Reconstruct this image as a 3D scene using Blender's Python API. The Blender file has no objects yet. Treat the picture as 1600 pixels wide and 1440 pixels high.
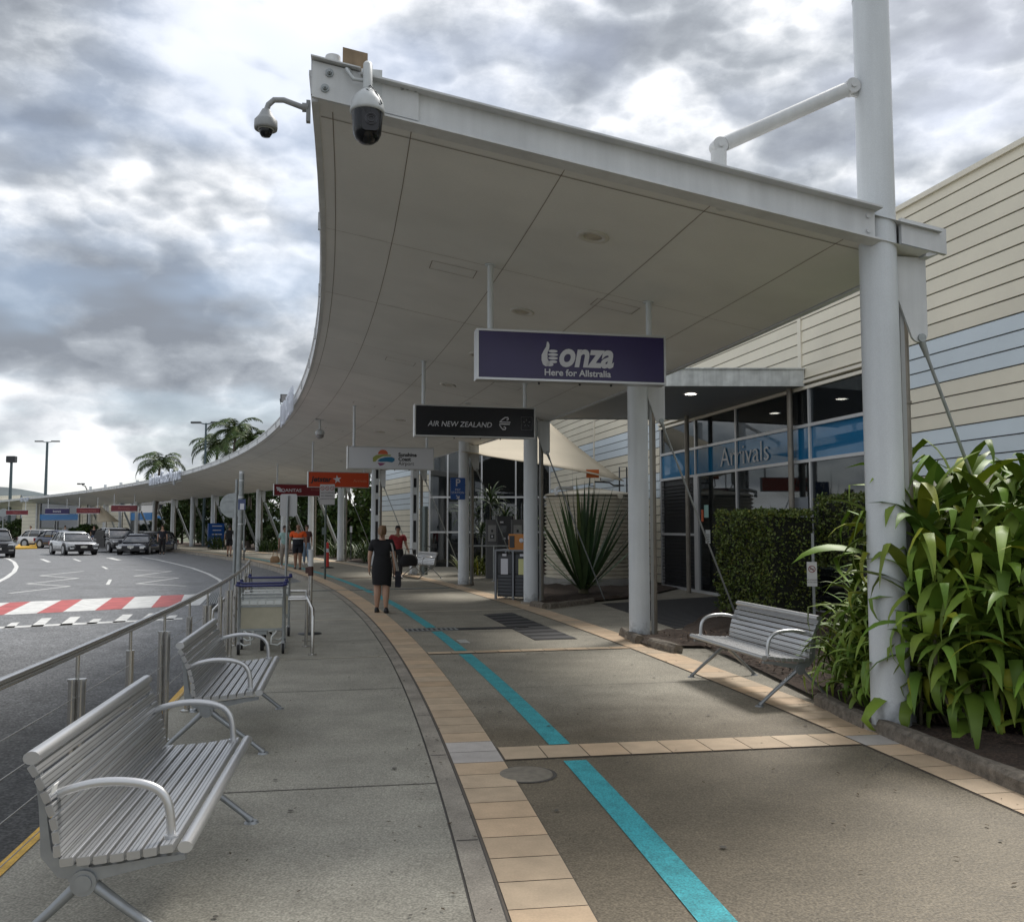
import bpy, bmesh, math, random
from mathutils import Vector, Matrix, noise
random.seed(7)
R = math.radians
sc = bpy.context.scene
COL = sc.collection
# ------------------------------------------------------------------ camera
F = 1420.0; HZ = 821.6; H = 1.6; TH = math.atan((HZ - 720) / F)
cd = bpy.data.cameras.new('camera'); cam = bpy.data.objects.new('camera', cd); COL.objects.link(cam)
cd.sensor_fit = 'HORIZONTAL'; cd.sensor_width = 36; cd.lens = 36 * F / 1600; cd.clip_start = 0.05; cd.clip_end = 4000
cam.location = (0, 0, H); cam.rotation_euler = (math.pi / 2 + TH, 0, 0); sc.camera = cam
# ------------------------------------------------------------------ world, sun, exposure
SUN_EL, SUN_AZ = 52, 35           # azimuth clockwise from +Y
w = bpy.data.worlds.new("World"); sc.world = w; w.use_nodes = True
nt = w.node_tree; nt.nodes.clear()
def N(t, **k):
    n = nt.nodes.new(t)
    for a, b in k.items(): setattr(n, a, b)
    return n
def LK(a, b): nt.links.new(a, b)
def MA(op, a, b=None, c=None, clamp=False):
    n = N('ShaderNodeMath', operation=op, use_clamp=clamp)
    for i, v in enumerate((a, b, c)):
        if v is None: continue
        if isinstance(v, (int, float)): n.inputs[i].default_value = v
        else: LK(v, n.inputs[i])
    return n.outputs[0]
def pixdir(px, py):
    a = (px - 800) / F; b = (720 - py) / F
    v = Vector((a, math.cos(TH) - b * math.sin(TH), math.sin(TH) + b * math.cos(TH))); return v.normalized()
tc = N('ShaderNodeTexCoord')
sep = N('ShaderNodeSeparateXYZ'); LK(tc.outputs['Generated'], sep.inputs[0])
zz = MA('ADD', MA('MAXIMUM', sep.outputs[2], 0.0), 0.16)
cb = N('ShaderNodeCombineXYZ'); LK(MA('DIVIDE', sep.outputs[0], zz), cb.inputs[0]); LK(MA('DIVIDE', sep.outputs[1], zz), cb.inputs[1])
LK(MA('MULTIPLY', sep.outputs[2], 2.0), cb.inputs[2])
cv2 = N('ShaderNodeCombineXYZ'); LK(sep.outputs[0], cv2.inputs[0]); LK(sep.outputs[1], cv2.inputs[1]); LK(MA('MULTIPLY', sep.outputs[2], 1.9), cv2.inputs[2])
def noise_n(scale, detail, rough, dist, off, src=None):
    mp = N('ShaderNodeMapping'); LK((src or cb).outputs[0], mp.inputs[0]); mp.inputs['Location'].default_value = off
    n = N('ShaderNodeTexNoise'); LK(mp.outputs[0], n.inputs['Vector'])
    n.inputs['Scale'].default_value = scale; n.inputs['Detail'].default_value = detail
    n.inputs['Roughness'].default_value = rough; n.inputs['Distortion'].default_value = dist
    return n.outputs[0]
warp = N('ShaderNodeTexNoise'); LK(cv2.outputs[0], warp.inputs['Vector']); warp.inputs['Scale'].default_value = 6; warp.inputs['Detail'].default_value = 3; warp.inputs['Roughness'].default_value = .6
def puff(off):
    vm = N('ShaderNodeVectorMath', operation='MULTIPLY_ADD'); LK(warp.outputs['Color'], vm.inputs[0]); vm.inputs[1].default_value = (.30, .30, .30); LK(cv2.outputs[0], vm.inputs[2])
    mp = N('ShaderNodeMapping'); LK(vm.outputs[0], mp.inputs[0]); mp.inputs['Location'].default_value = off
    v = N('ShaderNodeTexVoronoi', feature='F1'); LK(mp.outputs[0], v.inputs['Vector']); v.inputs['Scale'].default_value = 8; v.inputs['Detail'].default_value = 0; v.inputs['Roughness'].default_value = .5
    return MA('SUBTRACT', .5, v.outputs[0])
big = noise_n(.9, 1, .5, 0, (3.1, 1.7, 0))
med = noise_n(5.6, 8, .64, 0, (0.3, 5.2, 1), cv2)
p1 = puff((0, 0, 0)); p2 = puff((.015, .005, .045))
den = MA('ADD', MA('MULTIPLY', big, .20), MA('ADD', MA('MULTIPLY', med, .95), MA('MULTIPLY', p1, .18)))
relief = MA('MULTIPLY', MA('SUBTRACT', p1, p2), .65)
# cloud masses seen towards given directions: (px,py,radius deg, amount) ; positive = darker
BL = [(95, 70, 4.5, .30), (330, 210, 4, .08), (250, 480, 9, .13), (120, 600, 9, .17), (330, 640, 7, .08),
      (120, 360, 6, .05), (60, 690, 4, -.25), (200, 700, 4, -.18), (300, 30, 7, -.12), (40, 240, 6, -.07), (450, 330, 8, -.08),
      (170, 560, 2.6, -.16), (350, 640, 2.0, -.2), (900, 120, 8, .05), (700, 60, 7, .02), (1250, 120, 10, .07), (1000, 200, 6, .05), (1500, 150, 7, .10), (1540, 190, 3, -.12), (850, 30, 5, .04),
      (20, 780, 5, -.10), (440, 30, 6, -.05), (230, 620, 5, .08)]
for px, py, rad, amt in BL:
    d = pixdir(px, py)
    v = N('ShaderNodeVectorMath', operation='DOT_PRODUCT'); LK(tc.outputs['Generated'], v.inputs[0]); v.inputs[1].default_value = d
    m = N('ShaderNodeMapRange', interpolation_type='SMOOTHERSTEP'); LK(v.outputs['Value'], m.inputs[0])
    m.inputs[1].default_value = math.cos(R(rad * 1.5)); m.inputs[2].default_value = math.cos(R(rad * .25)); m.inputs[3].default_value = 0; m.inputs[4].default_value = amt
    den = MA('ADD', den, MA('MULTIPLY', m.outputs[0], MA('ADD', MA('MULTIPLY', med, 1.2), .4)))
den = MA('SUBTRACT', den, relief)
rp = N('ShaderNodeValToRGB'); LK(den, rp.inputs[0])
cr = rp.color_ramp; cr.interpolation = 'B_SPLINE'
cr.elements[0].position = .34; cr.elements[0].color = (.95, .96, .97, 1)
cr.elements[1].position = 1.0; cr.elements[1].color = (.19, .21, .245, 1)
for p, c in ((.44, (.86, .875, .89, 1)), (.52, (.70, .72, .75, 1)), (.61, (.53, .56, .60, 1)), (.73, (.37, .40, .44, 1))):
    e = cr.elements.new(p); e.color = c
sky = N('ShaderNodeTexSky', sky_type='NISHITA'); sky.sun_disc = False; sky.sun_elevation = R(SUN_EL); sky.sun_rotation = R(SUN_AZ)
sky.air_density = 1.0; sky.dust_density = 2.0
b1 = N('ShaderNodeBackground'); LK(sky.outputs[0], b1.inputs[0]); b1.inputs[1].default_value = .10
b2 = N('ShaderNodeBackground'); LK(rp.outputs[0], b2.inputs[0]); b2.inputs[1].default_value = .76
thin = noise_n(1.7, 3, .55, 0, (7.7, 8.1, 2))
cov = N('ShaderNodeMapRange', interpolation_type='SMOOTHSTEP'); LK(thin, cov.inputs[0])
cov.inputs[1].default_value = .34; cov.inputs[2].default_value = .58; cov.inputs[3].default_value = .62; cov.inputs[4].default_value = .98
mx = N('ShaderNodeMixShader'); LK(cov.outputs[0], mx.inputs[0]); LK(b1.outputs[0], mx.inputs[1]); LK(b2.outputs[0], mx.inputs[2])
wo = N('ShaderNodeOutputWorld'); LK(mx.outputs[0], wo.inputs[0])
sl = bpy.data.lights.new('sun', 'SUN'); sl.energy = 2.2; sl.angle = R(16); sl.color = (1, .96, .9)
so = bpy.data.objects.new('sun', sl); COL.objects.link(so)
az = R(SUN_AZ); el = R(SUN_EL)
so.rotation_euler = Vector((math.sin(az) * math.cos(el), math.cos(az) * math.cos(el), math.sin(el))).to_track_quat('Z', 'Y').to_euler()
vs = sc.view_settings; vs.view_transform = 'Standard'; vs.look = 'None'; vs.exposure = 0.74; vs.gamma = 1; vs.use_curve_mapping = False
sc.cycles.max_bounces = 6; sc.cycles.diffuse_bounces = 3

# ------------------------------------------------------------------ plan curve: s along the column line, o = offset (right positive)
Q = (2.9868, 7.2823, 5.9526, -.1725, -.0083, .0004)
CV = {}
def _mk():
    ds = .05
    X, Y, A = Q[0], Q[1], Q[3]; CV[0] = (X, Y, A)
    for i in range(int(190 / ds)):
        S = i * ds; X += ds * math.sin(A); Y += ds * math.cos(A); A += (Q[4] + Q[5] * max(0, min(S / Q[2], 19))) * ds; CV[i + 1] = (X, Y, A)
    X, Y, A = Q[0], Q[1], Q[3]
    for i in range(int(25 / ds)):
        X -= ds * math.sin(A); Y -= ds * math.cos(A); A -= Q[4] * ds; CV[-i - 1] = (X, Y, A)
_mk()
def ang(S): return CV[int(round(S / .05))][2]
def P(S, O, Z=0.0):
    i = int(math.floor(S / .05)); f = S / .05 - i
    c = CV[i]; c2 = CV[i + 1]; X = c[0] * (1 - f) + c2[0] * f; Y = c[1] * (1 - f) + c2[1] * f
    return Vector((X + O * math.cos(c[2]), Y - O * math.sin(c[2]), Z))
def G(px, py, z=0.0):
    v = pixdir(px, py); t = (z - H) / v.z
    return Vector((v.x * t, v.y * t, z))
def D(px, py, d):
    v = pixdir(px, py); t = d / v.y
    return Vector((v.x * t, d, H + v.z * t))

# ------------------------------------------------------------------ materials
MT = {}
def mat(name, col, rough=.6, metal=0., vary=0., vscale=3., bump=0., bscale=60., tint=False, spec=None, fine=0., fscale=200., streak=0., emis=None, coat=0., grime=0.):
    if name in MT: return MT[name]
    m = bpy.data.materials.new(name); m.use_nodes = True; MT[name] = m
    t = m.node_tree; b = t.nodes['Principled BSDF']
    b.inputs['Roughness'].default_value = rough; b.inputs['Metallic'].default_value = metal
    if spec is not None: b.inputs['Specular IOR Level'].default_value = spec
    if coat: b.inputs['Coat Weight'].default_value = coat; b.inputs['Coat Roughness'].default_value = .05
    c4 = (*col, 1)
    b.inputs['Base Color'].default_value = c4
    src = None
    def nn(ty): return t.nodes.new(ty)
    tcn = nn('ShaderNodeNewGeometry')
    pos = tcn.outputs['Position']
    def mult(src, fac):
        k = nn('ShaderNodeMix'); k.data_type = 'RGBA'; k.blend_type = 'MULTIPLY'; k.inputs[0].default_value = 1
        if src is None: k.inputs[6].default_value = c4
        else: t.links.new(src, k.inputs[6])
        t.links.new(fac, k.inputs[7]); return k.outputs[2]
    def nz(scale, lo, hi, det=6, sx=None, a=.3, c=.7):
        n = nn('ShaderNodeTexNoise'); n.inputs['Scale'].default_value = scale; n.inputs['Detail'].default_value = det
        if sx:
            mp = nn('ShaderNodeMapping'); mp.inputs['Scale'].default_value = sx; t.links.new(pos, mp.inputs[0]); t.links.new(mp.outputs[0], n.inputs['Vector'])
        else: t.links.new(pos, n.inputs['Vector'])
        mr = nn('ShaderNodeMapRange'); t.links.new(n.outputs[0], mr.inputs[0]); mr.inputs[1].default_value = a; mr.inputs[2].default_value = c
        mr.inputs[3].default_value = lo; mr.inputs[4].default_value = hi
        return mr.outputs[0]
    if vary: src = mult(src, nz(vscale, 1 - vary, 1 + vary * .6))
    if streak: src = mult(src, nz(2.0, 1 - streak, 1 + .2 * streak, 5, (6, 6, .4)))
    if fine: src = mult(src, nz(fscale, 1 - fine, 1 + fine, 2))
    if grime:                                            # splashed dirt at the foot, broken up by noise
        sz = nn('ShaderNodeSeparateXYZ'); t.links.new(pos, sz.inputs[0]); ns = nn('ShaderNodeTexNoise'); t.links.new(pos, ns.inputs['Vector']); ns.inputs['Scale'].default_value = 14; ns.inputs['Detail'].default_value = 6
        ad = nn('ShaderNodeMath'); ad.operation = 'MULTIPLY_ADD'; t.links.new(ns.outputs[0], ad.inputs[0]); ad.inputs[1].default_value = -.7; t.links.new(sz.outputs[2], ad.inputs[2])
        mg = nn('ShaderNodeMapRange'); t.links.new(ad.outputs[0], mg.inputs[0]); mg.inputs[1].default_value = -.38; mg.inputs[2].default_value = -.12; mg.inputs[3].default_value = 1 - grime; mg.inputs[4].default_value = 1
        src = mult(src, mg.outputs[0])
    if tint:
        at = nn('ShaderNodeAttribute'); at.attribute_name = 'tint'; src = mult(src, at.outputs['Color'])
    if src is not None: t.links.new(src, b.inputs['Base Color'])
    if bump:
        n = nn('ShaderNodeTexNoise'); n.inputs['Scale'].default_value = bscale; n.inputs['Detail'].default_value = 3; t.links.new(pos, n.inputs['Vector'])
        bp = nn('ShaderNodeBump'); bp.inputs['Strength'].default_value = bump; bp.inputs['Distance'].default_value = .01
        t.links.new(n.outputs[0], bp.inputs['Height']); t.links.new(bp.outputs[0], b.inputs['Normal'])
    if emis:
        b.inputs['Emission Color'].default_value = (*emis[:3], 1); b.inputs['Emission Strength'].default_value = emis[3]
    return m
white = mat('white_paint', (.60, .61, .61), .45, vary=.10, vscale=2.5, streak=.10, fine=.03, fscale=150)
colw = mat('column_paint', (.62, .65, .67), .42, vary=.08, vscale=1.5, streak=.08, fine=.05, fscale=120, grime=.5)
soffitm = mat('soffit_paint', (.70, .695, .665), .5, vary=.09, vscale=.9, streak=0, fine=.02, fscale=60)
seam = mat('seam', (.24, .20, .16), .8)
steel = mat('stainless', (.55, .54, .52), .22, 1., vary=.08, vscale=8)
galv = mat('galvanised', (.33, .35, .35), .5, .75, vary=.15, vscale=15)
alu = mat('aluminium', (.58, .585, .59), .38, .85, vary=.05, vscale=4, tint=True)
alud = mat('cast_aluminium', (.30, .315, .325), .42, .6, vary=.1, vscale=20)
dark = mat('dark_metal', (.03, .032, .035), .5)
blackp = mat('black_plastic', (.012, .012, .014), .35)
camwhite = mat('camera_shell', (.50, .52, .52), .4, vary=.08, vscale=12)
glassd = mat('dark_glass', (.012, .014, .016), .03, 0, spec=1.0)
glassd.node_tree.nodes['Principled BSDF'].inputs['IOR'].default_value = 1.9
rubber = mat('rubber', (.02, .02, .02), .8)
def polished(): return steel

# ------------------------------------------------------------------ mesh builder
class MB:
    def __init__(s): s.v = []; s.f = []; s.m = []; s.t = []; s.mi = 0; s.ti = 1.0; s.sm = []; s.smooth = False
    def add(s, vs, fs, M=None):
        o = len(s.v)
        s.v += [(M @ Vector(p)) if M else Vector(p) for p in vs]
        for f in fs:
            s.f.append([o + i for i in f]); s.m.append(s.mi); s.t.append(s.ti); s.sm.append(s.smooth)
        return s
    def box(s, c, d, M=None, rz=0, taper=1.0):
        x, y, z = d[0] / 2, d[1] / 2, d[2] / 2; T = Matrix.Translation(Vector(c)) @ Matrix.Rotation(rz, 4, 'Z')
        if M: T = M @ T
        k = taper
        return s.add([(-x, -y, -z), (x, -y, -z), (x, y, -z), (-x, y, -z), (-x * k, -y * k, z), (x * k, -y * k, z), (x * k, y * k, z), (-x * k, y * k, z)],
                     [(0, 3, 2, 1), (4, 5, 6, 7), (0, 1, 5, 4), (1, 2, 6, 5), (2, 3, 7, 6), (3, 0, 4, 7)], T)
    def rbox(s, c, d, r=.005, M=None, rz=0, axis='Z'):          # box with bevelled edges along one axis
        a, b_, h = {'Z': (d[0], d[1], d[2]), 'X': (d[1], d[2], d[0]), 'Y': (d[0], d[2], d[1])}[axis]
        pts = []
        for cx, cy, a0 in ((a / 2 - r, b_ / 2 - r, 0), (-a / 2 + r, b_ / 2 - r, 90), (-a / 2 + r, -b_ / 2 + r, 180), (a / 2 - r, -b_ / 2 + r, 270)):
            for k in (0, 45, 90): pts.append((cx + r * math.cos(R(a0 + k)), cy + r * math.sin(R(a0 + k))))
        n = len(pts); vs = []
        for q in (-h / 2, h / 2):
            for (x, y) in pts: vs.append({'Z': (x, y, q), 'X': (q, x, y), 'Y': (x, q, y)}[axis])
        fs = [tuple(range(n))[::-1], tuple(range(n, 2 * n))] + [(i, (i + 1) % n, n + (i + 1) % n, n + i) for i in range(n)]
        if axis == 'Y': fs = [f[::-1] for f in fs]
        T = Matrix.Translation(Vector(c)) @ Matrix.Rotation(rz, 4, 'Z')
        return s.add(vs, fs, (M @ T) if M else T)
    def cyl(s, a, b, r, r2=None, n=12, caps=True):
        a = Vector(a); b = Vector(b); r2 = r if r2 is None else r2
        q = (b - a).to_track_quat('Z', 'Y'); vs = []
        for p, rr in ((a, r), (b, r2)):
            for i in range(n): vs.append(p + q @ Vector((rr * math.cos(2 * math.pi * i / n), rr * math.sin(2 * math.pi * i / n), 0)))
        s0 = s.smooth; s.smooth = True
        s.add(vs, [(i, (i + 1) % n, n + (i + 1) % n, n + i) for i in range(n)]); s.smooth = False
        if caps: s.add(vs, [tuple(range(n))[::-1], tuple(range(n, 2 * n))])
        s.smooth = s0; return s
    def tube(s, pts, r, n=8, flat=1.0):
        pts = [Vector(p) for p in pts]; rs = r if isinstance(r, (list, tuple)) else [r] * len(pts)
        vs = []; up = Vector((0, 0, 1)); prev = None
        for i, p in enumerate(pts):
            d = ((pts[min(i + 1, len(pts) - 1)] - pts[max(i - 1, 0)])).normalized()
            if prev is None:
                x = d.cross(up)
                if x.length < .1: x = d.cross(Vector((1, 0, 0)))
            else: x = prev - d * prev.dot(d)
            x.normalize(); y = d.cross(x); prev = x
            for k in range(n):
                a = 2 * math.pi * k / n; vs.append(p + x * rs[i] * math.cos(a) + y * rs[i] * flat * math.sin(a))
        s0 = s.smooth; s.smooth = True
        s.add(vs, [(j * n + i, j * n + (i + 1) % n, (j + 1) * n + (i + 1) % n, (j + 1) * n + i)[::-1] for j in range(len(pts) - 1) for i in range(n)])
        s.smooth = False; L = (len(pts) - 1) * n
        s.add(vs, [tuple(range(n)), tuple(range(L, L + n))[::-1]]); s.smooth = s0; return s
    def lathe(s, prof, n=20, M=None, sy=1.0):
        vs = []; fs = []
        for r, z in prof:
            for i in range(n): vs.append((r * math.cos(2 * math.pi * i / n), sy * r * math.sin(2 * math.pi * i / n), z))
        for j in range(len(prof) - 1):
            for i in range(n): fs.append((j * n + i, j * n + (i + 1) % n, (j + 1) * n + (i + 1) % n, (j + 1) * n + i))
        s0 = s.smooth; s.smooth = True; s.add(vs, fs, M); s.smooth = s0; return s
    def loft(s, rings, M=None, cap=True, smooth=True, close=True):
        n = len(rings[0]); vs = [p for r in rings for p in r]; fs = []
        for j in range(len(rings) - 1):
            for i in range(n if close else n - 1): fs.append((j * n + i, j * n + (i + 1) % n, (j + 1) * n + (i + 1) % n, (j + 1) * n + i))
        if cap: fs += [tuple(range(n))[::-1], tuple(range(len(vs) - n, len(vs)))]
        s0 = s.smooth; s.smooth = smooth; s.add(vs, fs, M); s.smooth = s0; return s
    def prism(s, pts, axis, h0, h1, M=None):                      # polygon extruded; axis 'Y': pts are (x,z)
        n = len(pts); vs = []
        for q in (h0, h1):
            for a, b in pts: vs.append({'Z': (a, b, q), 'Y': (a, q, b), 'X': (q, a, b)}[axis])
        return s.add(vs, [tuple(range(n))[::-1], tuple(range(n, 2 * n))] + [(i, (i + 1) % n, n + (i + 1) % n, n + i) for i in range(n)], M)
    def quad(s, a, b, c, d): return s.add([a, b, c, d], [(0, 1, 2, 3)])
    def build(s, name, m, parent=None, world=False):
        me = bpy.data.meshes.new(name)
        vs = s.v
        if world and parent: inv = parent.matrix_basis.inverted(); vs = [inv @ p for p in vs]
        me.from_pydata([tuple(p) for p in vs], [], s.f)
        for k in (m if isinstance(m, (list, tuple)) else [m]): me.materials.append(k)
        me.polygons.foreach_set('material_index', s.m); me.polygons.foreach_set('use_smooth', s.sm)
        if any(t != 1.0 for t in s.t) or any(mm.name in ('aluminium',) or 'leaf' in mm.name or 'tinted' in mm.name for mm in me.materials):
            at = me.color_attributes.new('tint', 'FLOAT_COLOR', 'CORNER'); buf = []
            for p, t in zip(me.polygons, s.t):
                c = (t, t, t, 1) if isinstance(t, float) else (*t, 1)
                for _ in range(p.loop_total): buf += c
            at.data.foreach_set('color', buf)
        me.update()
        o = bpy.data.objects.new(name, me); COL.objects.link(o)
        if parent: o.parent = parent
        return o
def tag(o, label=None, cat=None, group=None, kind=None):
    if label: o['label'] = label
    if cat: o['category'] = cat
    if group: o['group'] = group
    if kind: o['kind'] = kind
    return o
def empty(name, loc, rz=0, label=None, cat=None, group=None):
    o = bpy.data.objects.new(name, None); COL.objects.link(o); o.location = loc; o.rotation_euler = (0, 0, rz); o.empty_display_size = .1
    o.matrix_basis = Matrix.Translation(Vector(loc)) @ Matrix.Rotation(rz, 4, 'Z')
    return tag(o, label, cat, group)
def at_so(name, S, O, Z=0, label=None, cat=None, group=None, extra=0):
    return empty(name, P(S, O, Z), -ang(S) + extra, label, cat, group)
def kids(o): return [c for c in bpy.data.objects if c.parent == o]
def copy_tree(o, parent=None):
    c = o.copy(); COL.objects.link(c)
    if parent: c.parent = parent
    for k in kids(o): copy_tree(k, c)
    return c
def place(o, loc, rz, label=None, group=None):
    o.location = loc; o.rotation_euler = (0, 0, rz)
    if label: o['label'] = label
    if group: o['group'] = group
    return o
def text(body, size, loc, m, parent, rz=0, bold=0., shear=0., ext=.004, align='CENTER', sx=1., name='lettering', space=1., M=None):
    c = bpy.data.curves.new('t', 'FONT'); c.body = body; c.size = size; c.align_x = align; c.align_y = 'CENTER'; c.extrude = ext; c.offset = bold
    c.shear = shear; c.space_character = space; c.resolution_u = 4
    o = bpy.data.objects.new('t', c); COL.objects.link(o); bpy.context.view_layer.update()
    me = bpy.data.meshes.new_from_object(o.evaluated_get(bpy.context.evaluated_depsgraph_get()))
    bpy.data.objects.remove(o)
    T = Matrix.Translation(Vector(loc)) @ Matrix.Rotation(rz, 4, 'Z') @ Matrix.Rotation(math.pi / 2, 4, 'X') @ Matrix.Diagonal((sx, 1, 1, 1))
    if M: T = M @ T
    me.transform(T); me.materials.clear(); me.materials.append(m)
    ob = bpy.data.objects.new(name, me); COL.objects.link(ob); ob.parent = parent
    return ob

# ------------------------------------------------------------------ ground materials
def ground_mat(name, dry, wet, dark_y, dark_soft, speck=.35, patch=.5, rough=.75, scale=160, wlo=0.0, dr=.18):  # two colour tones, mixed by distance and by random patches
    m = bpy.data.materials.new(name); m.use_nodes = True; MT[name] = m
    t = m.node_tree; b = t.nodes['Principled BSDF']; L = t.links.new
    def nn(ty, **k):
        n = t.nodes.new(ty)
        for a, v in k.items(): setattr(n, a, v)
        return n
    g = nn('ShaderNodeNewGeometry'); pos = g.outputs['Position']
    def noi(sc_, det, ro=.5):
        n = nn('ShaderNodeTexNoise'); L(pos, n.inputs['Vector']); n.inputs['Scale'].default_value = sc_; n.inputs['Detail'].default_value = det; n.inputs['Roughness'].default_value = ro; return n.outputs[0]
    def math_(op, a, c, cl=False):
        n = nn('ShaderNodeMath', operation=op, use_clamp=cl)
        for i, v in enumerate((a, c)):
            if isinstance(v, (int, float)): n.inputs[i].default_value = v
            else: L(v, n.inputs[i])
        return n.outputs[0]
    def rng(v, a, c, lo, hi):
        n = nn('ShaderNodeMapRange'); L(v, n.inputs[0]); n.inputs[1].default_value = a; n.inputs[2].default_value = c; n.inputs[3].default_value = lo; n.inputs[4].default_value = hi; return n.outputs[0]
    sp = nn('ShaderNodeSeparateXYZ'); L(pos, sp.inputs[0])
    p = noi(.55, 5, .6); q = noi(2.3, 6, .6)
    # darker tone towards the near end, its edge broken up by noise
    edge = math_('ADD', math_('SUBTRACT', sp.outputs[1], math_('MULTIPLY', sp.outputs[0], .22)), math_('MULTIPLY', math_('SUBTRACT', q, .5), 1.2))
    dark_mask = rng(edge, dark_y - dark_soft, dark_y + dark_soft, 1, 0)
    dark_mask = math_('ADD', dark_mask, math_('MULTIPLY', rng(p, .52, .68, 0, 1), patch), True)
    mxn = nn('ShaderNodeMix', data_type='RGBA'); L(dark_mask, mxn.inputs[0]); mxn.inputs[6].default_value = (*dry, 1); mxn.inputs[7].default_value = (*wet, 1)
    s1 = rng(noi(scale, 2), .36, .64, 1 - speck, 1 + speck); s2 = rng(q, .3, .7, .80, 1.12); s3 = rng(noi(scale * .35, 3), .35, .65, 1 - speck * .4, 1 + speck * .4)
    vo = nn('ShaderNodeTexVoronoi'); L(pos, vo.inputs['Vector']); vo.inputs['Scale'].default_value = scale * .7
    s4 = rng(vo.outputs['Distance'], .05, .5, 1 - speck * .5, 1 + speck * .35)
    k = mxn.outputs[2]
    for f in (s1, s2, s3, s4):
        mm = nn('ShaderNodeMix', data_type='RGBA', blend_type='MULTIPLY'); mm.inputs[0].default_value = 1; L(k, mm.inputs[6]); L(f, mm.inputs[7]); k = mm.outputs[2]
    L(k, b.inputs['Base Color'])
    L(rng(dark_mask, 0, 1, rough, rough - dr), b.inputs['Roughness']); b.inputs['Specular IOR Level'].default_value = .35
    bp = nn('ShaderNodeBump'); bp.inputs['Strength'].default_value = .35; bp.inputs['Distance'].default_value = .004; L(vo.outputs['Distance'], bp.inputs['Height']); L(bp.outputs[0], b.inputs['Normal'])
    return m
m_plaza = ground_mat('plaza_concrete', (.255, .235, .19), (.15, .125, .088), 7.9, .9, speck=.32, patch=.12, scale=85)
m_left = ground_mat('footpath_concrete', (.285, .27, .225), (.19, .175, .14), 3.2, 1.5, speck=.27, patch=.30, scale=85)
m_kerb = mat('kerb_concrete', (.29, .26, .215), .8, vary=.3, vscale=3, fine=.25, fscale=120, bump=.3, bscale=150)
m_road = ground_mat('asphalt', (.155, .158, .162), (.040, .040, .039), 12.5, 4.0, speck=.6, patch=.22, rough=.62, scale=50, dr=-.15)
m_ground = mat('far_ground', (.09, .10, .06), .9, vary=.3, vscale=.05)
m_tile = mat('tile_tinted', (.56, .42, .28), .55, vary=.14, vscale=6, fine=.06, fscale=90, tint=True)
m_grout = mat('grout', (.12, .10, .08), .9)
m_teal = mat('teal_paint', (.045, .34, .38), .6, vary=.22, vscale=7, fine=.40, fscale=110)
m_yel = mat('yellow_paint', (.62, .36, .03), .6, vary=.3, vscale=7, fine=.2, fscale=100)
m_line = mat('road_white', (.62, .62, .60), .6, vary=.22, vscale=5, fine=.15, fscale=60)
m_red = mat('road_red', (.42, .085, .08), .6, vary=.25, vscale=4, fine=.15, fscale=60)
m_mulch = mat('mulch', (.055, .036, .025), .95, vary=.5, vscale=30, fine=.5, fscale=70, bump=1., bscale=60)
m_timber = mat('old_timber', (.17, .145, .115), .85, vary=.45, vscale=18, fine=.2, fscale=150, bump=.8, bscale=60)
m_joint = mat('joint', (.075, .068, .06), .9)

def kerbO(s):
    if s < 17.0: return -5.80
    if s > 22.5: return -3.64
    t = (s - 17.0) / 5.5; t = t * t * (3 - 2 * t); return -5.80 + 2.16 * t
def ribbon(mb, s0, s1, oa, ob, z=0., step=.5):
    n = max(1, int(math.ceil((s1 - s0) / step))); vs = []
    for i in range(n + 1):
        s = s0 + (s1 - s0) * i / n
        a = oa(s) if callable(oa) else oa; b = ob(s) if callable(ob) else ob
        vs += [P(s, a, z), P(s, b, z)]
    mb.add(vs, [(2 * i, 2 * i + 1, 2 * i + 3, 2 * i + 2) for i in range(n)])
def struct(mb, name, m): o = mb.build(name, m); o['kind'] = 'structure'; return o
g = MB(); g.quad((-900, -60, -.20), (900, -60, -.20), (900, 1800, -.20), (-900, 1800, -.20)); struct(g, 'ground', m_ground)
g = MB(); g.quad((-160, -30, -.154), (-1.5, -30, -.154), (-1.5, 30, -.154), (-160, 30, -.154))
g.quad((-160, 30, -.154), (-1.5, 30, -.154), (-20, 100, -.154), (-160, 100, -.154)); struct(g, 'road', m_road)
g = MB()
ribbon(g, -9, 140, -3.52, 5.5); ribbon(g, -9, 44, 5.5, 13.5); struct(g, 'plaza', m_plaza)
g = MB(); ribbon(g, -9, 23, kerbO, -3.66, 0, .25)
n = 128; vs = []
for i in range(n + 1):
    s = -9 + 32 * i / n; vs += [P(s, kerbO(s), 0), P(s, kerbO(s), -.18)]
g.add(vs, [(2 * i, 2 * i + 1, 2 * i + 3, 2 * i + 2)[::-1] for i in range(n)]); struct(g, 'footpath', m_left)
g = MB(); ribbon(g, -9, 140, -3.648, -3.526, .004)
vs = []
for i in range(120): s = 22.5 + i; vs += [P(s, -3.645, .004), P(s, -3.645, -.18)]
g.add(vs, [(2 * i, 2 * i + 1, 2 * i + 3, 2 * i + 2)[::-1] for i in range(119)])
struct(g, 'kerb', m_kerb)
g = MB()
ribbon(g, -9, 23, -3.66, -3.648, -.002); ribbon(g, -9, 140, -3.526, -3.518, .002)
for s in (-2.0, -.2, 1.2, 3., 5.1, 7.2, 9.3): g.add([P(s, -3.64, .006), P(s, -3.53, .006), P(s + .012, -3.53, .006), P(s + .012, -3.64, .006)], [(0, 1, 2, 3)])
for s in (-.9, 2.6, 6.6): g.add([P(s, -5.78, .003), P(s, -3.66, .003), P(s + .012, -3.66, .003), P(s + .012, -5.78, .003)], [(0, 1, 2, 3)])
for s in (2.4, 7.3, 13.6): g.add([P(s, -3.15, .003), P(s, -.5, .003), P(s + .008, -.5, .003), P(s + .008, -3.15, .003)], [(0, 1, 2, 3)])
struct(g, 'paving_joint', m_joint)
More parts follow.
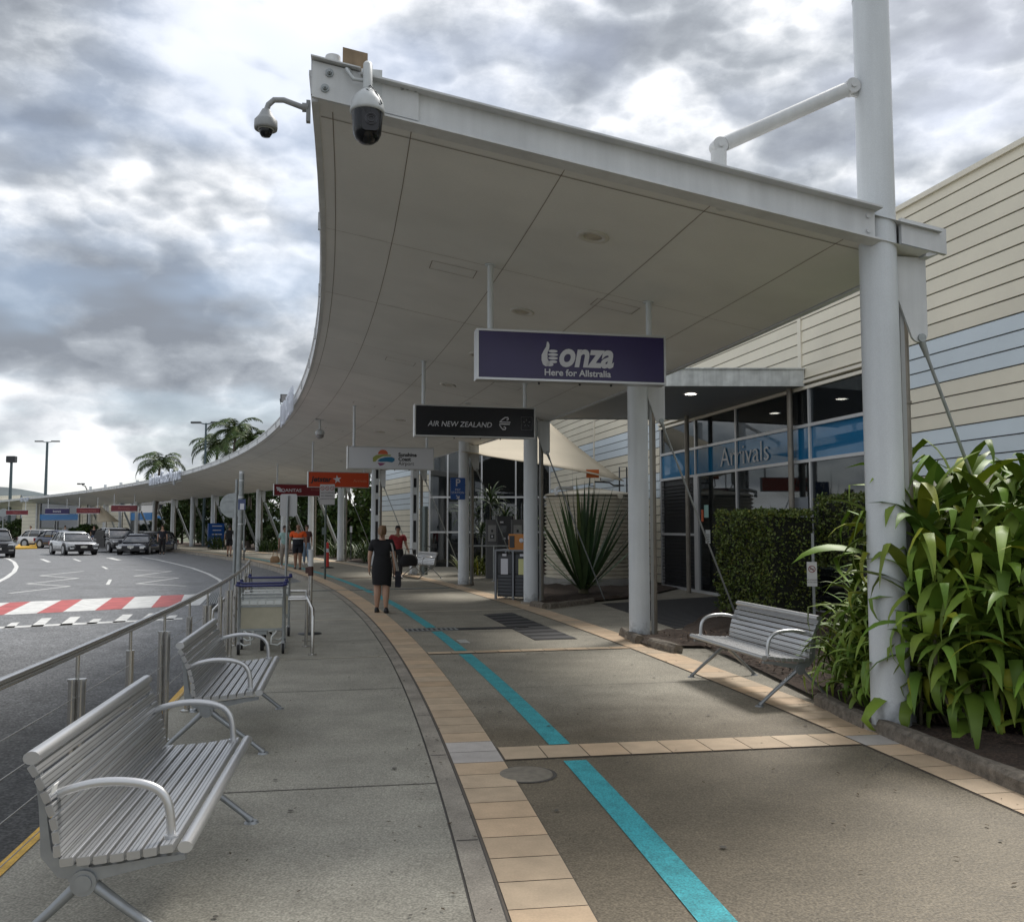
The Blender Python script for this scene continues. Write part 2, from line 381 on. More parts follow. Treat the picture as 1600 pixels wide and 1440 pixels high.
g = MB(); ribbon(g, 9.6, 9.68, -5.6, -3.66, .004, .1); ribbon(g, 4.9, 4.93, -5.3, -3.66, .004, .1)
for s in (10.75, 16.5): ribbon(g, s, s + .09, -3.15, -.45, .004, .1)
ribbon(g, 13.9, 13.99, -5.5, -3.66, .004, .1); struct(g, 'paving_band', mat('pale_band', (.52, .46, .36), .7, vary=.15, vscale=8))
# tiles
g = MB(); g.mi = 1
ribbon(g, -9, 140, -3.518, -3.155, .003); ribbon(g, -9, 120, -.50, -.085, .003)
g.mi = 0
def tile(s0, s1, o0, o1, grey=False):
    j = .004; t = random.uniform(.88, 1.08); c = random.uniform(-.04, .04)
    g.ti = (t * (1 + c), t, t * (1 - c)) if not grey else (.85 * t, 1.05 * t, 1.45 * t)
    g.add([P(s0 + j, o0 + j, .009), P(s0 + j, o1 - j, .009), P(s1 - j, o1 - j, .009), P(s1 - j, o0 + j, .009)], [(0, 1, 2, 3)])
s = -9.0
bars = [-.42, 4.95]
while s < 60:
    L = .305 if s < 30 else 1.2
    gy = any(b - .02 < s + L / 2 < b + .42 for b in (-.42,)) or 4.9 < s + L / 2 < 5.15
    tile(s, s + L, -3.51, -3.16, gy)
    tile(s, s + L, -.495, -.09, -.46 < s + L / 2 < -.05)
    s += L
for b, wd in ((-.42, .37), (4.95, .2), (22.5, .2)):
    g.mi = 1; g.add([P(b, -3.155, .003), P(b, -.5, .003), P(b + wd, -.5, .003), P(b + wd, -3.155, .003)], [(0, 1, 2, 3)]); g.mi = 0
    o = -3.15
    while o < -.55: tile(b + .004, b + wd - .004, o, min(o + .3, -.5)); o += .3
g.ti = 1.; struct(g, 'tile_paving', [m_tile, m_grout])
g = MB(); a = -6.
for s0, s1 in ((-9, -.5), (-.02, 4.9), (5.2, 7.45), (8.0, 15.6), (16.0, 30), (31, 44)): ribbon(g, s0, s1, lambda s: -2.76 - .004 * max(0, s), lambda s: -2.60 - .004 * max(0, s), .005, .4)
struct(g, 'teal_guide_line', m_teal)
g = MB(); ribbon(g, -9, 17, lambda s: kerbO(s) - .012, lambda s: kerbO(s) + .055, .005, .3); struct(g, 'yellow_kerb_line', m_yel)
# road markings, on the asphalt sheet
def mk(mb, pix, z=-.150): mb.add([G(a, b, z) for a, b in pix], [tuple(range(len(pix)))])
zb = MB()
top = [(-60, 941), (330, 927)]; bot = [(-60, 966), (300, 945)]
def lerp(a, b, t): return (a[0] + (b[0] - a[0]) * t, a[1] + (b[1] - a[1]) * t)
topx = [-62, -22, 15, 48, 96, 129, 175, 211, 252, 288, 330]; botx = [-120, -78, -36, 5, 57, 98, 148, 190, 236, 279, 312]
def yt(x): return 941.5 - (x) * .0445
def yb(x): return 960.5 - (x) * .050
for i in range(len(topx) - 1):
    zb.mi = 0 if i % 2 == 1 else 1
    mk(zb, [(botx[i], yb(botx[i])), (botx[i + 1], yb(botx[i + 1])), (topx[i + 1], yt(topx[i + 1])), (topx[i], yt(topx[i]))])
struct(zb, 'raised_crossing_paint', [m_line, m_red])
lm = MB()
for x in (-36, 5, 47, 92, 133, 174, 215, 252):
    big = (x + 36) // 42 % 2 == 1
    b0 = 981 - x * .045; hh = 14 if big else 9; wv = 20 if big else 17
    mk(lm, [(x, b0), (x + wv, b0 - .045 * wv), (x + wv + hh, b0 - hh), (x + hh + 4, b0 - hh + .5)])
mk(lm, [(-60, 984.5), (285, 967), (285, 965), (-60, 981.5)])
def pl(pts, wd, mb=lm):
    q = [G(a, b, -.150) for a, b in pts]
    for a, b in zip(q, q[1:]):
        d = (b - a).normalized(); n_ = Vector((-d.y, d.x, 0)) * wd / 2; mb.add([a - n_, b - n_, b + n_, a + n_], [(0, 1, 2, 3)])
pl([(130, 892), (63, 899), (122, 903), (42, 911.5), (109, 915.5), (14, 926.5)], .11)
pl([(210, 890), (268, 892), (210, 899.5), (279, 902.5), (213, 911.5), (291, 915)], .11)
mk(lm, [(165, 913), (171, 913), (175, 905), (170, 905)])
mk(lm, [(158, 884.5), (162, 884.5), (170, 888.5), (165, 888.5)]); mk(lm, [(165, 871), (175, 871), (191, 875), (182, 875)])
mk(lm, [(62, 873), (68, 873), (80, 877.5), (74, 878)]); mk(lm, [(113, 873), (118, 873), (128, 876.5), (123, 876.5)])
pl([(350, 912), (342, 905), (325, 896), (300, 887), (270, 879.5), (245, 874), (222, 870)], .13)
pl([(5, 871), (14, 873), (22, 878), (26, 885), (22, 893), (10, 902), (-6, 910), (-40, 922)], .16)
struct(lm, 'road_marking', m_line)
# beds
W0 = Vector((4.5, 22.2, 0)); WX = Vector((.2096, -.9778, 0)); WY = Vector((.9778, .2096, 0))
def Wp(t, inn=0, z=0): return W0 + WX * t + WY * inn + Vector((0, 0, z))
def bed(pts, name='garden_bed', z=.035):
    g = MB(); c = sum(pts, Vector()) / len(pts); n = len(pts)
    bm = bmesh.new(); vs = [bm.verts.new((p.x, p.y, z)) for p in pts]; bm.faces.new(vs)
    bmesh.ops.triangulate(bm, faces=bm.faces[:]); bmesh.ops.subdivide_edges(bm, edges=bm.edges[:], cuts=9, use_grid_fill=True)
    bnd = {v for e in bm.edges if e.is_boundary for v in e.verts}
    for v in bm.verts:
        if v not in bnd: v.co.z += .05 * noise.noise(v.co * 3) + .03 * noise.noise(v.co * 11) + .03
    me = bpy.data.meshes.new(name); bm.to_mesh(me); bm.free(); me.materials.append(m_mulch)
    o = bpy.data.objects.new(name, me); COL.objects.link(o); o['kind'] = 'structure'; return o
def V2(p): return Vector((p[0], p[1], 0))
bedA = [G(972, 993), G(1013, 1012), G(1104, 1013), G(1190, 1052), G(1283, 1098), G(1345, 1122), G(1395, 1150), G(1600, 1243), P(-4.5, .6), Wp(19), Wp(5), Wp(3.0), G(1128, 952), G(1150, 979), G(1066, 986)]
bed(bedA)
bedC = [G(838, 944), G(856, 950), G(925, 941), G(1000, 934), Wp(-1.2), Wp(-12), G(842, 905)]
bed(bedC)
bed([P(s, .45) for s in range(29, 86, 4)] + [P(84, 9), P(60, 12), P(40, 10), P(34, 7), P(30.5, 2.6)])
bed([P(13.6, 7.5), P(13.8, 13), P(34, 10), P(31, 4), P(24, 3.2), P(22, 4.2)])
tm = 0
def timber(p, q, lab, hgt=.11):
    d = (q - p); L = d.length; a = math.atan2(d.y, d.x); mb = MB()
    n = max(3, int(L / .35)); rings = []
    for i in range(n + 1):
        x = L * i / n; j = [random.uniform(-.012, .012) for _ in range(6)]; w_ = .065
        rings.append([(x, -w_ + j[0], 0), (x, w_ + j[1], 0), (x, w_ - .004 + j[2], hgt * .7), (x, w_ * .6, hgt + j[3]), (x, -w_ * .5, hgt + j[4]), (x, -w_ + .006 + j[5], hgt * .75)])
    mb.loft(rings, smooth=False)
    o = mb.build('timber_edging', m_timber); o.location = (p.x, p.y, 0); o.rotation_euler = (0, 0, a)
    return tag(o, lab, 'garden edging', 'weathered timber garden edging')
timber(G(1380, 1146), G(1660, 1262), 'long weathered timber edging log running right from the nearest canopy column')
timber(G(1283, 1102), G(1358, 1139), 'short cracked timber edging just left of the nearest column, by the broad-leaved plant')
timber(G(974, 992), G(1000, 1006), 'short timber block left of the second column base')
timber(G(1018, 1010), G(1060, 1021), 'short timber block right of the second column base')
timber(G(832, 947), G(852, 951), 'short timber block at the foot of the third column')
timber(G(856, 951), G(925, 942), 'thin timber edging in front of the spiky plant')
# drains, mats
def so_box(mb, s0, s1, o0, o1, z0, z1):
    a = [P(s0, o0, z0), P(s0, o1, z0), P(s1, o1, z0), P(s1, o0, z0)]; b = [p + Vector((0, 0, z1 - z0)) for p in a]
    mb.add(a + b, [(0, 3, 2, 1), (4, 5, 6, 7), (0, 1, 5, 4), (1, 2, 6, 5), (2, 3, 7, 6), (3, 0, 4, 7)])
m_mat = mat('mat_rubber', (.022, .022, .024), .8, vary=.3, vscale=6); m_matr = mat('mat_rib', (.05, .05, .052), .6)
def drain(s0, o0, o1, wd, lab):
    mb = MB(); mb.mi = 0; so_box(mb, s0, s0 + wd, o0, o1, .001, .006); mb.mi = 1; o = o0 + .02
    while o < o1: so_box(mb, s0 + .02, s0 + wd - .02, o, min(o + .028, o1), .006, .012); o += .075
    for o in (s0, s0 + wd - .02): so_box(mb, o, o + .02, o0, o1, .006, .013)
    ob = mb.build('drain_grate', [m_mat, galv]); tag(ob, lab, 'drain', 'slotted drain channels across the walkway')
drain(7.55, -3.15, -2.35, .32, 'slotted metal drain grate with bright bars beside the teal line')
drain(17.0, -5.0, -.6, .14, 'thin dark drain channel across the walkway behind the woman in black')
mb = MB(); mb.mi = 0; so_box(mb, 7.57, 7.85, -2.35, -1.25, .001, .007); mb.mi = 1
o = -2.33
while o < -1.3: so_box(mb, 7.6, 7.82, o, o + .2, .007, .010); o += .23
tag(mb.build('drain_cover', [m_mat, m_mat]), 'dark drain covers between the teal line and the black mat', 'drain')
def matrug(pts, lab, nr):
    mb = MB(); q = [p + Vector((0, 0, .006)) for p in pts]; b = [Vector((p.x, p.y, .001)) for p in pts]
    mb.add(b + q, [(4, 5, 6, 7), (0, 1, 5, 4), (1, 2, 6, 5), (2, 3, 7, 6), (3, 0, 4, 7)]); mb.mi = 1
    for i in range(nr):
        t = (i + .3) / nr; t2 = (i + .75) / nr
        mb.add([(q[0].lerp(q[3], t)) + Vector((0, 0, .004)), q[1].lerp(q[2], t) + Vector((0, 0, .004)), q[1].lerp(q[2], t2) + Vector((0, 0, .004)), q[0].lerp(q[3], t2) + Vector((0, 0, .004))], [(0, 1, 2, 3)])
    tag(mb.build('entrance_mat', [m_mat, m_matr]), lab, 'mat', 'black ribbed mats')
matrug([G(755, 960), G(800, 957), G(902, 998), G(836, 1000)][::1], 'narrow black ribbed mat lying in the middle of the walkway', 9)
matrug([G(940, 943), G(1130, 931), G(1148, 972), G(1055, 982)], 'wide black ribbed mat in front of the arrivals doors', 26)
mb = MB(); mb.lathe([(0, .012), (.16, .012), (.17, .010), (.175, 0)], 28); mb.mi = 1; mb.lathe([(.175, .003), (.20, .003)], 28)
o = mb.build('manhole_cover', [mat('cover', (.21, .185, .145), .7, vary=.2, vscale=20), m_joint]); o.location = G(822, 1210, 0) + Vector((0, 0, .001)); tag(o, 'small round cover set in the concrete by the tile border', 'manhole cover')
# stencilled writing beside teal line
mb = MB()
for i in range(7): mb.add([(-.07, .055 * i, 0), (.07, .055 * i, 0), (.07, .055 * i + (.03 if i % 2 else .042), 0), (-.07, .055 * i + (.042 if i % 2 else .03), 0)], [(0, 1, 2, 3)])
o = mb.build('floor_marking', m_line); o.location = G(727, 1004, .006); o.rotation_euler = (0, 0, .22); tag(o, 'small worn white stencil on the concrete right of the teal line', 'floor marking')

# ------------------------------------------------------------------ canopy
def zs(o): return 3.87 - .18 * o
OI, OO = .36, -4.50
SE = 175.0
can = at_so('walkway_canopy', 0, 0, 0, 'long curved white canopy over the footpath, with a panelled underside', 'canopy')
mb = MB()
def cgrid(mb, s0, s1, o0, o1, dz=0., step=1.2, up=False):
    n = max(1, int(round((s1 - s0) / step))); vs = []
    for i in range(n + 1):
        s = s0 + (s1 - s0) * i / n; vs += [P(s, o0, zs(o0) + dz), P(s, o1, zs(o1) + dz)]
    f = [(2 * i, 2 * i + 1, 2 * i + 3, 2 * i + 2) for i in range(n)]
    mb.add(vs, f if up else [x[::-1] for x in f])
mb.smooth = True
cgrid(mb, -.16, SE, OO + .02, OI)
mb.smooth = False; mb.mi = 1
for o in (-4.38, -3.8, -2.62, -1.44, -.3): cgrid(mb, .0, 70, o - .0035, o + .0035, -.003)
k = 0; s = .12
while s < 90:
    wd = .006 if k % 2 else .010
    cgrid(mb, s, s + wd, OO + .03, OI - .01, -.004, step=1); s += 2.69 + (.02 if k == 0 else .28 if k % 2 == 0 else 0); k += 1
# access hatches
for S, O in ((3.1, -3.1), (3.05, -1.25), (9.0, -3.1), (14.9, -3.1), (9.1, -1.2), (20.8, -3.1)):
    for a0, a1, b0, b1 in ((S, S + .008, O - .25, O + .25), (S + .3, S + .308, O - .25, O + .25), (S, S + .3, O - .25, O - .242), (S, S + .3, O + .242, O + .25)): cgrid(mb, a0, a1, b0, b1, -.005)
mb.build('soffit', [soffitm, seam], can, True)
mb = MB(); cgrid(mb, -.16, SE, OO, OI + .12, .19, up=True); mb.build('roof_deck', mat('roof_sheet', (.45, .46, .46), .5, vary=.1), can, True)
def sprof(mb, prof, s0, s1, step=1.0, smooth=False):            # sweep a profile of (o, z) along s
    n = max(1, int(math.ceil((s1 - s0) / step))); rings = []
    for i in range(n + 1):
        s = s0 + (s1 - s0) * i / n; rings.append([P(s, o, z) for o, z in prof])
    mb.loft(rings, smooth=smooth)
zo = zs(OO)
mb = MB(); sprof(mb, [(OO - .03, zo - .01), (OO + .02, zo - .01), (OO + .02, zo + .03), (OO, zo + .03), (OO, zo + .20), (OO + .05, zo + .20), (OO + .05, zo + .225), (OO - .05, zo + .225), (OO - .05, zo + .19), (OO - .03, zo + .17)], -.12, SE)
s = 3.
while s < 100: mb.box(P(s, OO - .045, zo + .11), (.03, .05, .18), rz=-ang(s)); s += 2.97
mb.build('outer_fascia', white, can, True)
mb = MB(); sprof(mb, [(OI, zs(OI) - .02), (OI + .03, zs(OI) - .02), (OI + .16, zs(OI) + .02), (OI + .16, zs(OI) + .22), (OI + .14, zs(OI) + .22), (OI + .14, zs(OI) + .05), (OI + .02, zs(OI) + .03)], -.1, SE); mb.build('gutter', white, can, True)
# steel beam closing the near end, following the slope
mb = MB()
def sl(o, dz): return (o, zs(o) + dz)
T = can.matrix_basis
def slope_box(mb, o0, o1, y0, y1, z0, z1, mi=0):
    mb.mi = mi; pts = [sl(o0, z0), sl(o1, z0), sl(o1, z1), sl(o0, z1)]; mb.prism(pts, 'Y', y0, y1)
slope_box(mb, OO + .32, -.13, -.18, -.165, -.03, .21); slope_box(mb, OO + .32, -.11, -.27, -.09, .21, .225); slope_box(mb, OO + .32, -.11, -.25, -.09, -.045, -.03)
slope_box(mb, OO, -.16, -.16, -.14, .0, .19)
slope_box(mb, .14, .54, -.12, -.08, .03, .24)                            # stub on the far side of the mast
mb.cyl((-.19, -.195, zs(-.16) + .04), (-.19, -.18, zs(-.16) + .04), .02); mb.cyl((-.19, -.195, zs(-.16) + .16), (-.19, -.18, zs(-.16) + .16), .02)
mb.build('end_beam', white, can)
mb = MB(); slope_box(mb, OO - .03, OO + .74, -.205, -.180, .0, .245); slope_box(mb, OO - .02, OO + .34, -.235, -.205, -.03, .235); slope_box(mb, OO - .03, OO + .32, -.28, -.12, .245, .255)
mb.build('corner_plate', white, can)
for o, z in ((OO + .10, .17), (OO + .07, .05)):
    mb = MB(); p = Vector((o, -.235, zs(o) + z)); mb.cyl(p, p + Vector((0, -.012, 0)), .030, n=14); mb.cyl(p, p + Vector((0, -.028, 0)), .018, n=6); mb.cyl(p, p + Vector((0, -.045, 0)), .009, n=8); mb.build('bolt', galv, can)
for o, z in ((OO + .62, .21), (OO + .66, .22), (OO + .72, .22)):
    mb = MB(); p = Vector((o, -.205, zs(o) + z)); mb.cyl(p, p + Vector((0, -.012, 0)), .014, n=8); mb.build('bolt', galv, can)
mb = MB(); p = Vector((OO + .12, -.12, zs(OO) + .235)); mb.cyl(p, p + Vector((0, 0, .10)), .055, n=16); mb.build('vent_pipe', white, can)
mb = MB(); slope_box(mb, OO + .19, OO + .37, -.18, -.155, .24, .42); mb.build('brown_board', mat('brown_board', (.26, .19, .12), .8, vary=.2, vscale=9, streak=.3), can)
# recessed downlights, unlit
for S, O in ((1.25, -2.06), (4.3, -2.09), (10.35, -2.05), (7.3, -2.1), (13.3, -2.05), (16.3, -2.05), (19.3, -2.05), (7.2, -.9), (13.2, -.9)):
    mb = MB(); Mx = Matrix.Translation(P(S, O, zs(O))) @ Matrix.Rotation(-ang(S), 4, 'Z') @ Matrix.Rotation(math.atan(.18), 4, 'Y')
    mb.lathe([(.15, .0), (.15, -.012), (.135, -.018), (.09, -.016), (.085, .0)], 28, Mx); mb.mi = 1; mb.lathe([(.085, -.004), (.06, -.014), (0, -.016)], 24, Mx)
    mb.build('downlight', [mat('trim_ring', (.55, .53, .48), .5), mat('lens', (.42, .38, .30), .3)], can, True)
# ---- columns
words = ['nearest', 'second', 'third', 'fourth', 'fifth', 'sixth', 'seventh', 'eighth', 'ninth', 'tenth', 'eleventh', 'twelfth', 'thirteenth', 'fourteenth', 'fifteenth', 'sixteenth', 'seventeenth', 'eighteenth', 'nineteenth']
clab = {0: 'thick white mast at the front right, rising past the canopy among broad leaves', 1: 'white round column under the right end of the purple sign, at the timber-edged bed',
        2: 'white round column beside the grey litter bins and spiky plant', 3: 'white round column carrying the blue parking sign', 4: 'white round column just right of the man in red'}
LOWM = Matrix.Identity(4)
def column_parts(root, full=True):
    n = 40 if full else 20
    mb = MB(); mb.smooth = True; mb.cyl((0, 0, 0), (0, 0, 5.97), .150, .142, n=n); mb.smooth = False
    if full: mb.cyl((0, 0, 5.97), (0, 0, 5.995), .146, n=n)
    mb.build('shaft', colw, root)
    if full:
        mb = MB(); mb.cyl((0, 0, .0), (0, 0, .05), .21, n=28); mb.build('base_plate', m_kerb if 'kerb_concrete' in MT else white, root)
    # raking tie from roof beam to mast head
    mb = MB(); a = Vector((-1.36, 0, zs(-1.36) + .50)); b = Vector((-.20, 0, 5.20)); d = (b - a).normalized()
    mb.cyl(a + d * .06, b - d * .06, .058, n=18)
    for p in (a, b): mb.cyl(p + Vector((0, -.05, 0)), p + Vector((0, .05, 0)), .062, n=18); mb.cyl(p + Vector((0, -.062, 0)), p + Vector((0, .062, 0)), .022, n=10)
    mb.prism([(-.14, 5.12), (-.14, 5.28), (-.2, 5.27), (-.25, 5.2), (-.2, 5.13)], 'Y', -.012, .012)
    mb.build('strut', white, root)
    mb = MB(); mb.cyl((-1.36, -.085, zs(-1.36) - .02), (-1.36, -.02, zs(-1.36) + .27), .062, n=18); mb.cyl((-1.36, 0, zs(-1.36) + .27), (-1.36, 0, zs(-1.36) + .46), .062, n=18); mb.build('stub', white, root)
    # bracket plate and tie rod
    pr = [(.145, 3.80), (.42, 3.80), (.42, 3.18)]
    for k in range(7): t = R(-k * 25); pr.append((.345 + .075 * math.cos(t), 3.17 + .075 * math.sin(t)))
    pr += [(.145, 3.50)]
    mb = MB(); mb.prism(pr, 'Y', -.012, .012); mb.build('bracket_plate', white, root)
    mb = MB(); a = Vector((.36, 0, 3.13)); b = Vector((1.72, .25, .02)); d = (b - a).normalized()
    mb.cyl(a + Vector((0, -.03, 0)), a + Vector((0, .03, 0)), .035); mb.cyl(a, a + d * .16, .03, .02, n=10); mb.cyl(a + d * .12, b, .014 if full else .085, n=10); mb.build('tie_rod', galv, root)
    mb = MB(); mb.cyl((.26, .09, .05), (.26, .09, 3.82), .045, n=14)
    for z in (.9, 1.75, 2.6): mb.cyl((.26, .09, z), (.26, .09, z + .02), .055, n=14)
    mb.cyl((.26, .09, 0), (.26, .09, .10), .06, n=14)
    mb.build('downpipe', mat('downpipe', (.24, .215, .18), .45, .4, vary=.2, vscale=5), root)
    if full:
        mb = MB(); mb.box((.21, .03, 1.75), (.035, .03, 3.5)); mb.build('conduit', mat('conduit', (.34, .345, .34), .5, .3), root)
cp = None
for i in range(19):
    S = i * Q[2]
    lab = clab.get(i, 'white round canopy column, %s counted from the near end' % words[i])
    if i in (0, 7):
        cp = at_so('canopy_column', S, 0, 0, lab, 'column', 'white columns along the canopy'); column_parts(cp, i == 0)
    else:
        place(copy_tree(cp), P(S, 0), -ang(S), lab)
# ---- hanging signs
m_frame = mat('sign_frame', (.50, .505, .51), .35, .8, vary=.05)
m_purple = mat('sign_purple', (.022, .012, .085), .28, vary=.15, vscale=2); m_blk = mat('sign_black', (.004, .005, .010), .25)
m_swhite = mat('sign_white', (.62, .63, .66), .35); m_orange = mat('sign_orange', (.50, .055, .012), .35); m_red2 = mat('sign_red', (.16, .008, .016), .35)
m_lw = mat('letter_white', (.60, .60, .64), .5); m_lk = mat('letter_black', (.02, .02, .022), .5)
def hsign(S, OL, ORr, zb_, h, face, lab, drop=0.):
    r = at_so('hanging_sign', S, (OL + ORr) / 2, zb_ + h / 2, lab, 'sign', 'illuminated box signs hanging under the canopy'); w_ = ORr - OL; y = .09
    mb = MB(); t = .022
    for z in (h / 2 - t / 2, -h / 2 + t / 2): mb.box((0, 0, z), (w_, 2 * y, t))
    for x in (w_ / 2 - t / 2, -w_ / 2 + t / 2): mb.box((x, 0, 0), (t, 2 * y, h - 2 * t))
    mb.build('frame', m_frame, r)
    mb = MB(); mb.box((0, 0, 0), (w_ - 2 * t, 2 * y - .02, h - 2 * t)); mb.build('panel', face, r)
    for x in (-.88, .88):
        x = x * w_ / 2.08; o = (OL + ORr) / 2 + x; mb = MB(); mb.cyl((x, 0, h / 2), (x, 0, zs(o) - (zb_ + h / 2)), .032, n=14); mb.cyl((x, 0, zs(o) - (zb_ + h / 2) - .012), (x, 0, zs(o) - (zb_ + h / 2)), .06, n=14); mb.cyl((x, 0, h / 2), (x, 0, h / 2 + .01), .05, n=14)
        mb.build('hanger', colw, r)
    for x in (-.35, .1, .45): mb = MB(); mb.cyl((x, .02, -h / 2 - .02), (x, .02, -h / 2), .012, n=8); mb.build('fixing', dark, r)
    return r, w_, h, -.083
def curve_strip(mb, pts, wd, y, taper=True):
    n = len(pts); L = []; Rr = []
    for i, (x, z) in enumerate(pts):
        a = pts[max(0, i - 1)]; b = pts[min(n - 1, i + 1)]; dx, dz = b[0] - a[0], b[1] - a[1]; l = math.hypot(dx, dz) or 1; k = wd / 2 * (1 if not taper else (.55 + .45 * math.sin(math.pi * (i + .5) / n)))
        L.append((x - dz / l * k, z + dx / l * k)); Rr.append((x + dz / l * k, z - dx / l * k))
    for i in range(n - 1): mb.add([(L[i][0], y, L[i][1]), (Rr[i][0], y, Rr[i][1]), (Rr[i + 1][0], y, Rr[i + 1][1]), (L[i + 1][0], y, L[i + 1][1])], [(0, 1, 2, 3)])
# purple sign
r, w_, h, yy = hsign(2.78, -2.92, -.84, 3.125, .535, m_purple, 'purple airline sign reading bonza, hanging nearest of all the signs')
mb = MB()
def ell(cx, cz, rx, rz, n=16, y=yy, tilt=0):
    mb.add([(cx + rx * math.cos(2 * math.pi * i / n) * math.cos(tilt) - rz * math.sin(2 * math.pi * i / n) * math.sin(tilt), y, cz + rz * math.sin(2 * math.pi * i / n) * math.cos(tilt) + rx * math.cos(2 * math.pi * i / n) * math.sin(tilt)) for i in range(n)], [tuple(range(n))])
hx = -.25
mb.add([(x, yy, z) for x, z in ((hx - .035, .155), (hx - .018, .150), (hx - .008, .12), (hx - .012, .08), (hx - .03, .04), (hx - .03, -.03), (hx - .005, -.075), (hx - .02, -.105), (hx - .05, -.11), (hx - .08, -.09), (hx - .095, -.045), (hx - .095, .01), (hx - .07, .06), (hx - .045, .10))], [tuple(range(14))[::-1]])
for k, (cz, rx) in enumerate(((.055, .050), (.018, .055), (-.020, .052), (-.058, .045))): ell(hx + .03, cz, rx, .0155)
ell(hx - .005, -.088, .04, .02)
mb.build('hand_emblem', m_lw, r)
text('onza', .37, (.135, yy, .015), m_lw, r, bold=.012, shear=.22, sx=.86, ext=.002)
text('Here for Allstralia', .098, (.05, yy, -.175), m_lw, r, bold=.002, ext=.002, sx=1.02)
# black sign
r, w_, h, yy = hsign(8.7, -2.92, -.84, 3.09, .535, m_blk, 'black airline sign reading AIR NEW ZEALAND, hanging second in the row')
text('AIR NEW ZEALAND', .125, (-.27, yy, -.055), m_lw, r, bold=.0, shear=.18, ext=.002, sx=.98)
mb = MB(); kx = .51
cu = [(kx - .10, .0), (kx - .05, .05), (kx, .085), (kx + .045, .085), (kx + .055, .06), (kx + .04, .04), (kx + .02, .048)]
cl = [(kx - .10, -.045), (kx - .07, -.09), (kx - .04, -.12), (kx, -.12), (kx + .01, -.09), (kx - .01, -.075), (kx - .03, -.085)]
for c in (cu, cl): curve_strip(mb, c, .020, yy)
curve_strip(mb, [(kx - .1, .005), (kx + .09, .005)], .018, yy, False); curve_strip(mb, [(kx - .1, -.03), (kx + .08, -.03)], .018, yy, False)
mb.build('koru_emblem', m_lw, r)
mb = MB(); mg = mat('sign_grey', (.06, .065, .075), .4)
for x0, x1, z0, z1 in ((.79, .985, .10, .104), (.79, .985, -.124, -.12), (.79, .794, -.12, .10), (.981, .985, -.12, .10)): mb.box(((x0 + x1) / 2, yy, (z0 + z1) / 2), (x1 - x0, .004, z1 - z0))
for k in range(5): a = R(90 + 72 * k); ell(.888 + .05 * math.cos(a), .0 + .05 * math.sin(a), .02, .008, 10, yy - .001, a)
mb.build('alliance_emblem', [mat('sign_grey2', (.13, .135, .145), .4)], r)
# airport sign
r, w_, h, yy = hsign(15.6, -3.42, -1.34, 2.95, .535, m_swhite, 'pale grey sign with a rainbow sun logo reading Sunshine Coast Airport')
def blob(col, pts, nm):
    mb = MB(); mb.add([(x, yy, z) for x, z in pts], [tuple(range(len(pts)))[::-1]]); mb.build('logo_shape', mat(nm, col, .5), r)
def arc(cx, cz, rx, rz, a0, a1, n=14): return [(cx + rx * math.cos(R(a0 + (a1 - a0) * i / n)), cz + rz * math.sin(R(a0 + (a1 - a0) * i / n))) for i in range(n + 1)]
blob((.55, .12, .05), arc(-.20, .09, .12, .11, 180, 0), 'lg1')
blob((.30, .33, .08), [(-.44, -.09), (-.44, .01), (-.36, .07), (-.2, .085), (.0, .08), (-.02, .05), (-.2, .04), (-.32, -.02), (-.38, -.09)], 'lg2')
blob((.02, .16, .30), [(-.33, -.075), (-.27, -.015), (-.15, .02), (0, .03), (.08, .0), (.08, -.06), (.02, -.10), (-.1, -.085), (-.25, -.09)], 'lg3')
blob((.25, .07, .16), [(-.33, -.115), (-.24, -.115), (-.14, -.12), (-.2, -.17), (-.27, -.19)], 'lg4')
for k, (tx, b) in enumerate((('Sunshine', .004), ('Coast', .004), ('Airport', 0))): text(tx, .125, (.17, yy, .085 - .105 * k), m_lk, r, bold=b, align='LEFT', ext=.002)
# orange and dark red signs
r, w_, h, yy = hsign(25.4, -3.3, -1.22, 2.90, .535, m_orange, 'orange airline sign with a silver star reading Jetstar Arrivals')
text('Jetstar', .25, (-.60, yy, 0), m_lk, r, bold=.008, ext=.002, shear=.15)
mb = MB(); pts = []
for k in range(10): a = R(90 + 36 * k + 8); q = .15 if k % 2 == 0 else .06; pts.append((-.06 + q * math.cos(a), yy - .003, .01 + q * math.sin(a)))
mb.add(pts + [(-.06, yy - .003, .01)], [(k, (k + 1) % 10, 10)[::-1] for k in range(10)]); mb.build('star_emblem', m_lw, r)
text('Arrivals', .15, (.72, yy, -.03), mat('letter_pale_orange', (.55, .22, .12), .5), r, ext=.002)
r, w_, h, yy = hsign(36.4, -2.9, -.82, 2.95, .535, m_red2, 'dark red airline sign reading QANTAS, partly behind the orange sign')
text('QANTAS', .20, (-.27, yy, -.02), m_lw, r, bold=.003, ext=.002, sx=1.15)
mb = MB(); mb.add([(x, yy, z) for x, z in ((-.93, .13), (-.78, .11), (-.68, .02), (-.64, -.09), (-.80, -.09), (-.82, -.03), (-.9, -.04), (-.88, .03), (-.93, .06))], [tuple(range(9))[::-1]]); mb.build('tail_emblem', m_lw, r)
text('Arrivals', .12, (.8, yy, .02), mat('letter_pale_red', (.35, .12, .10), .5), r, ext=.002)
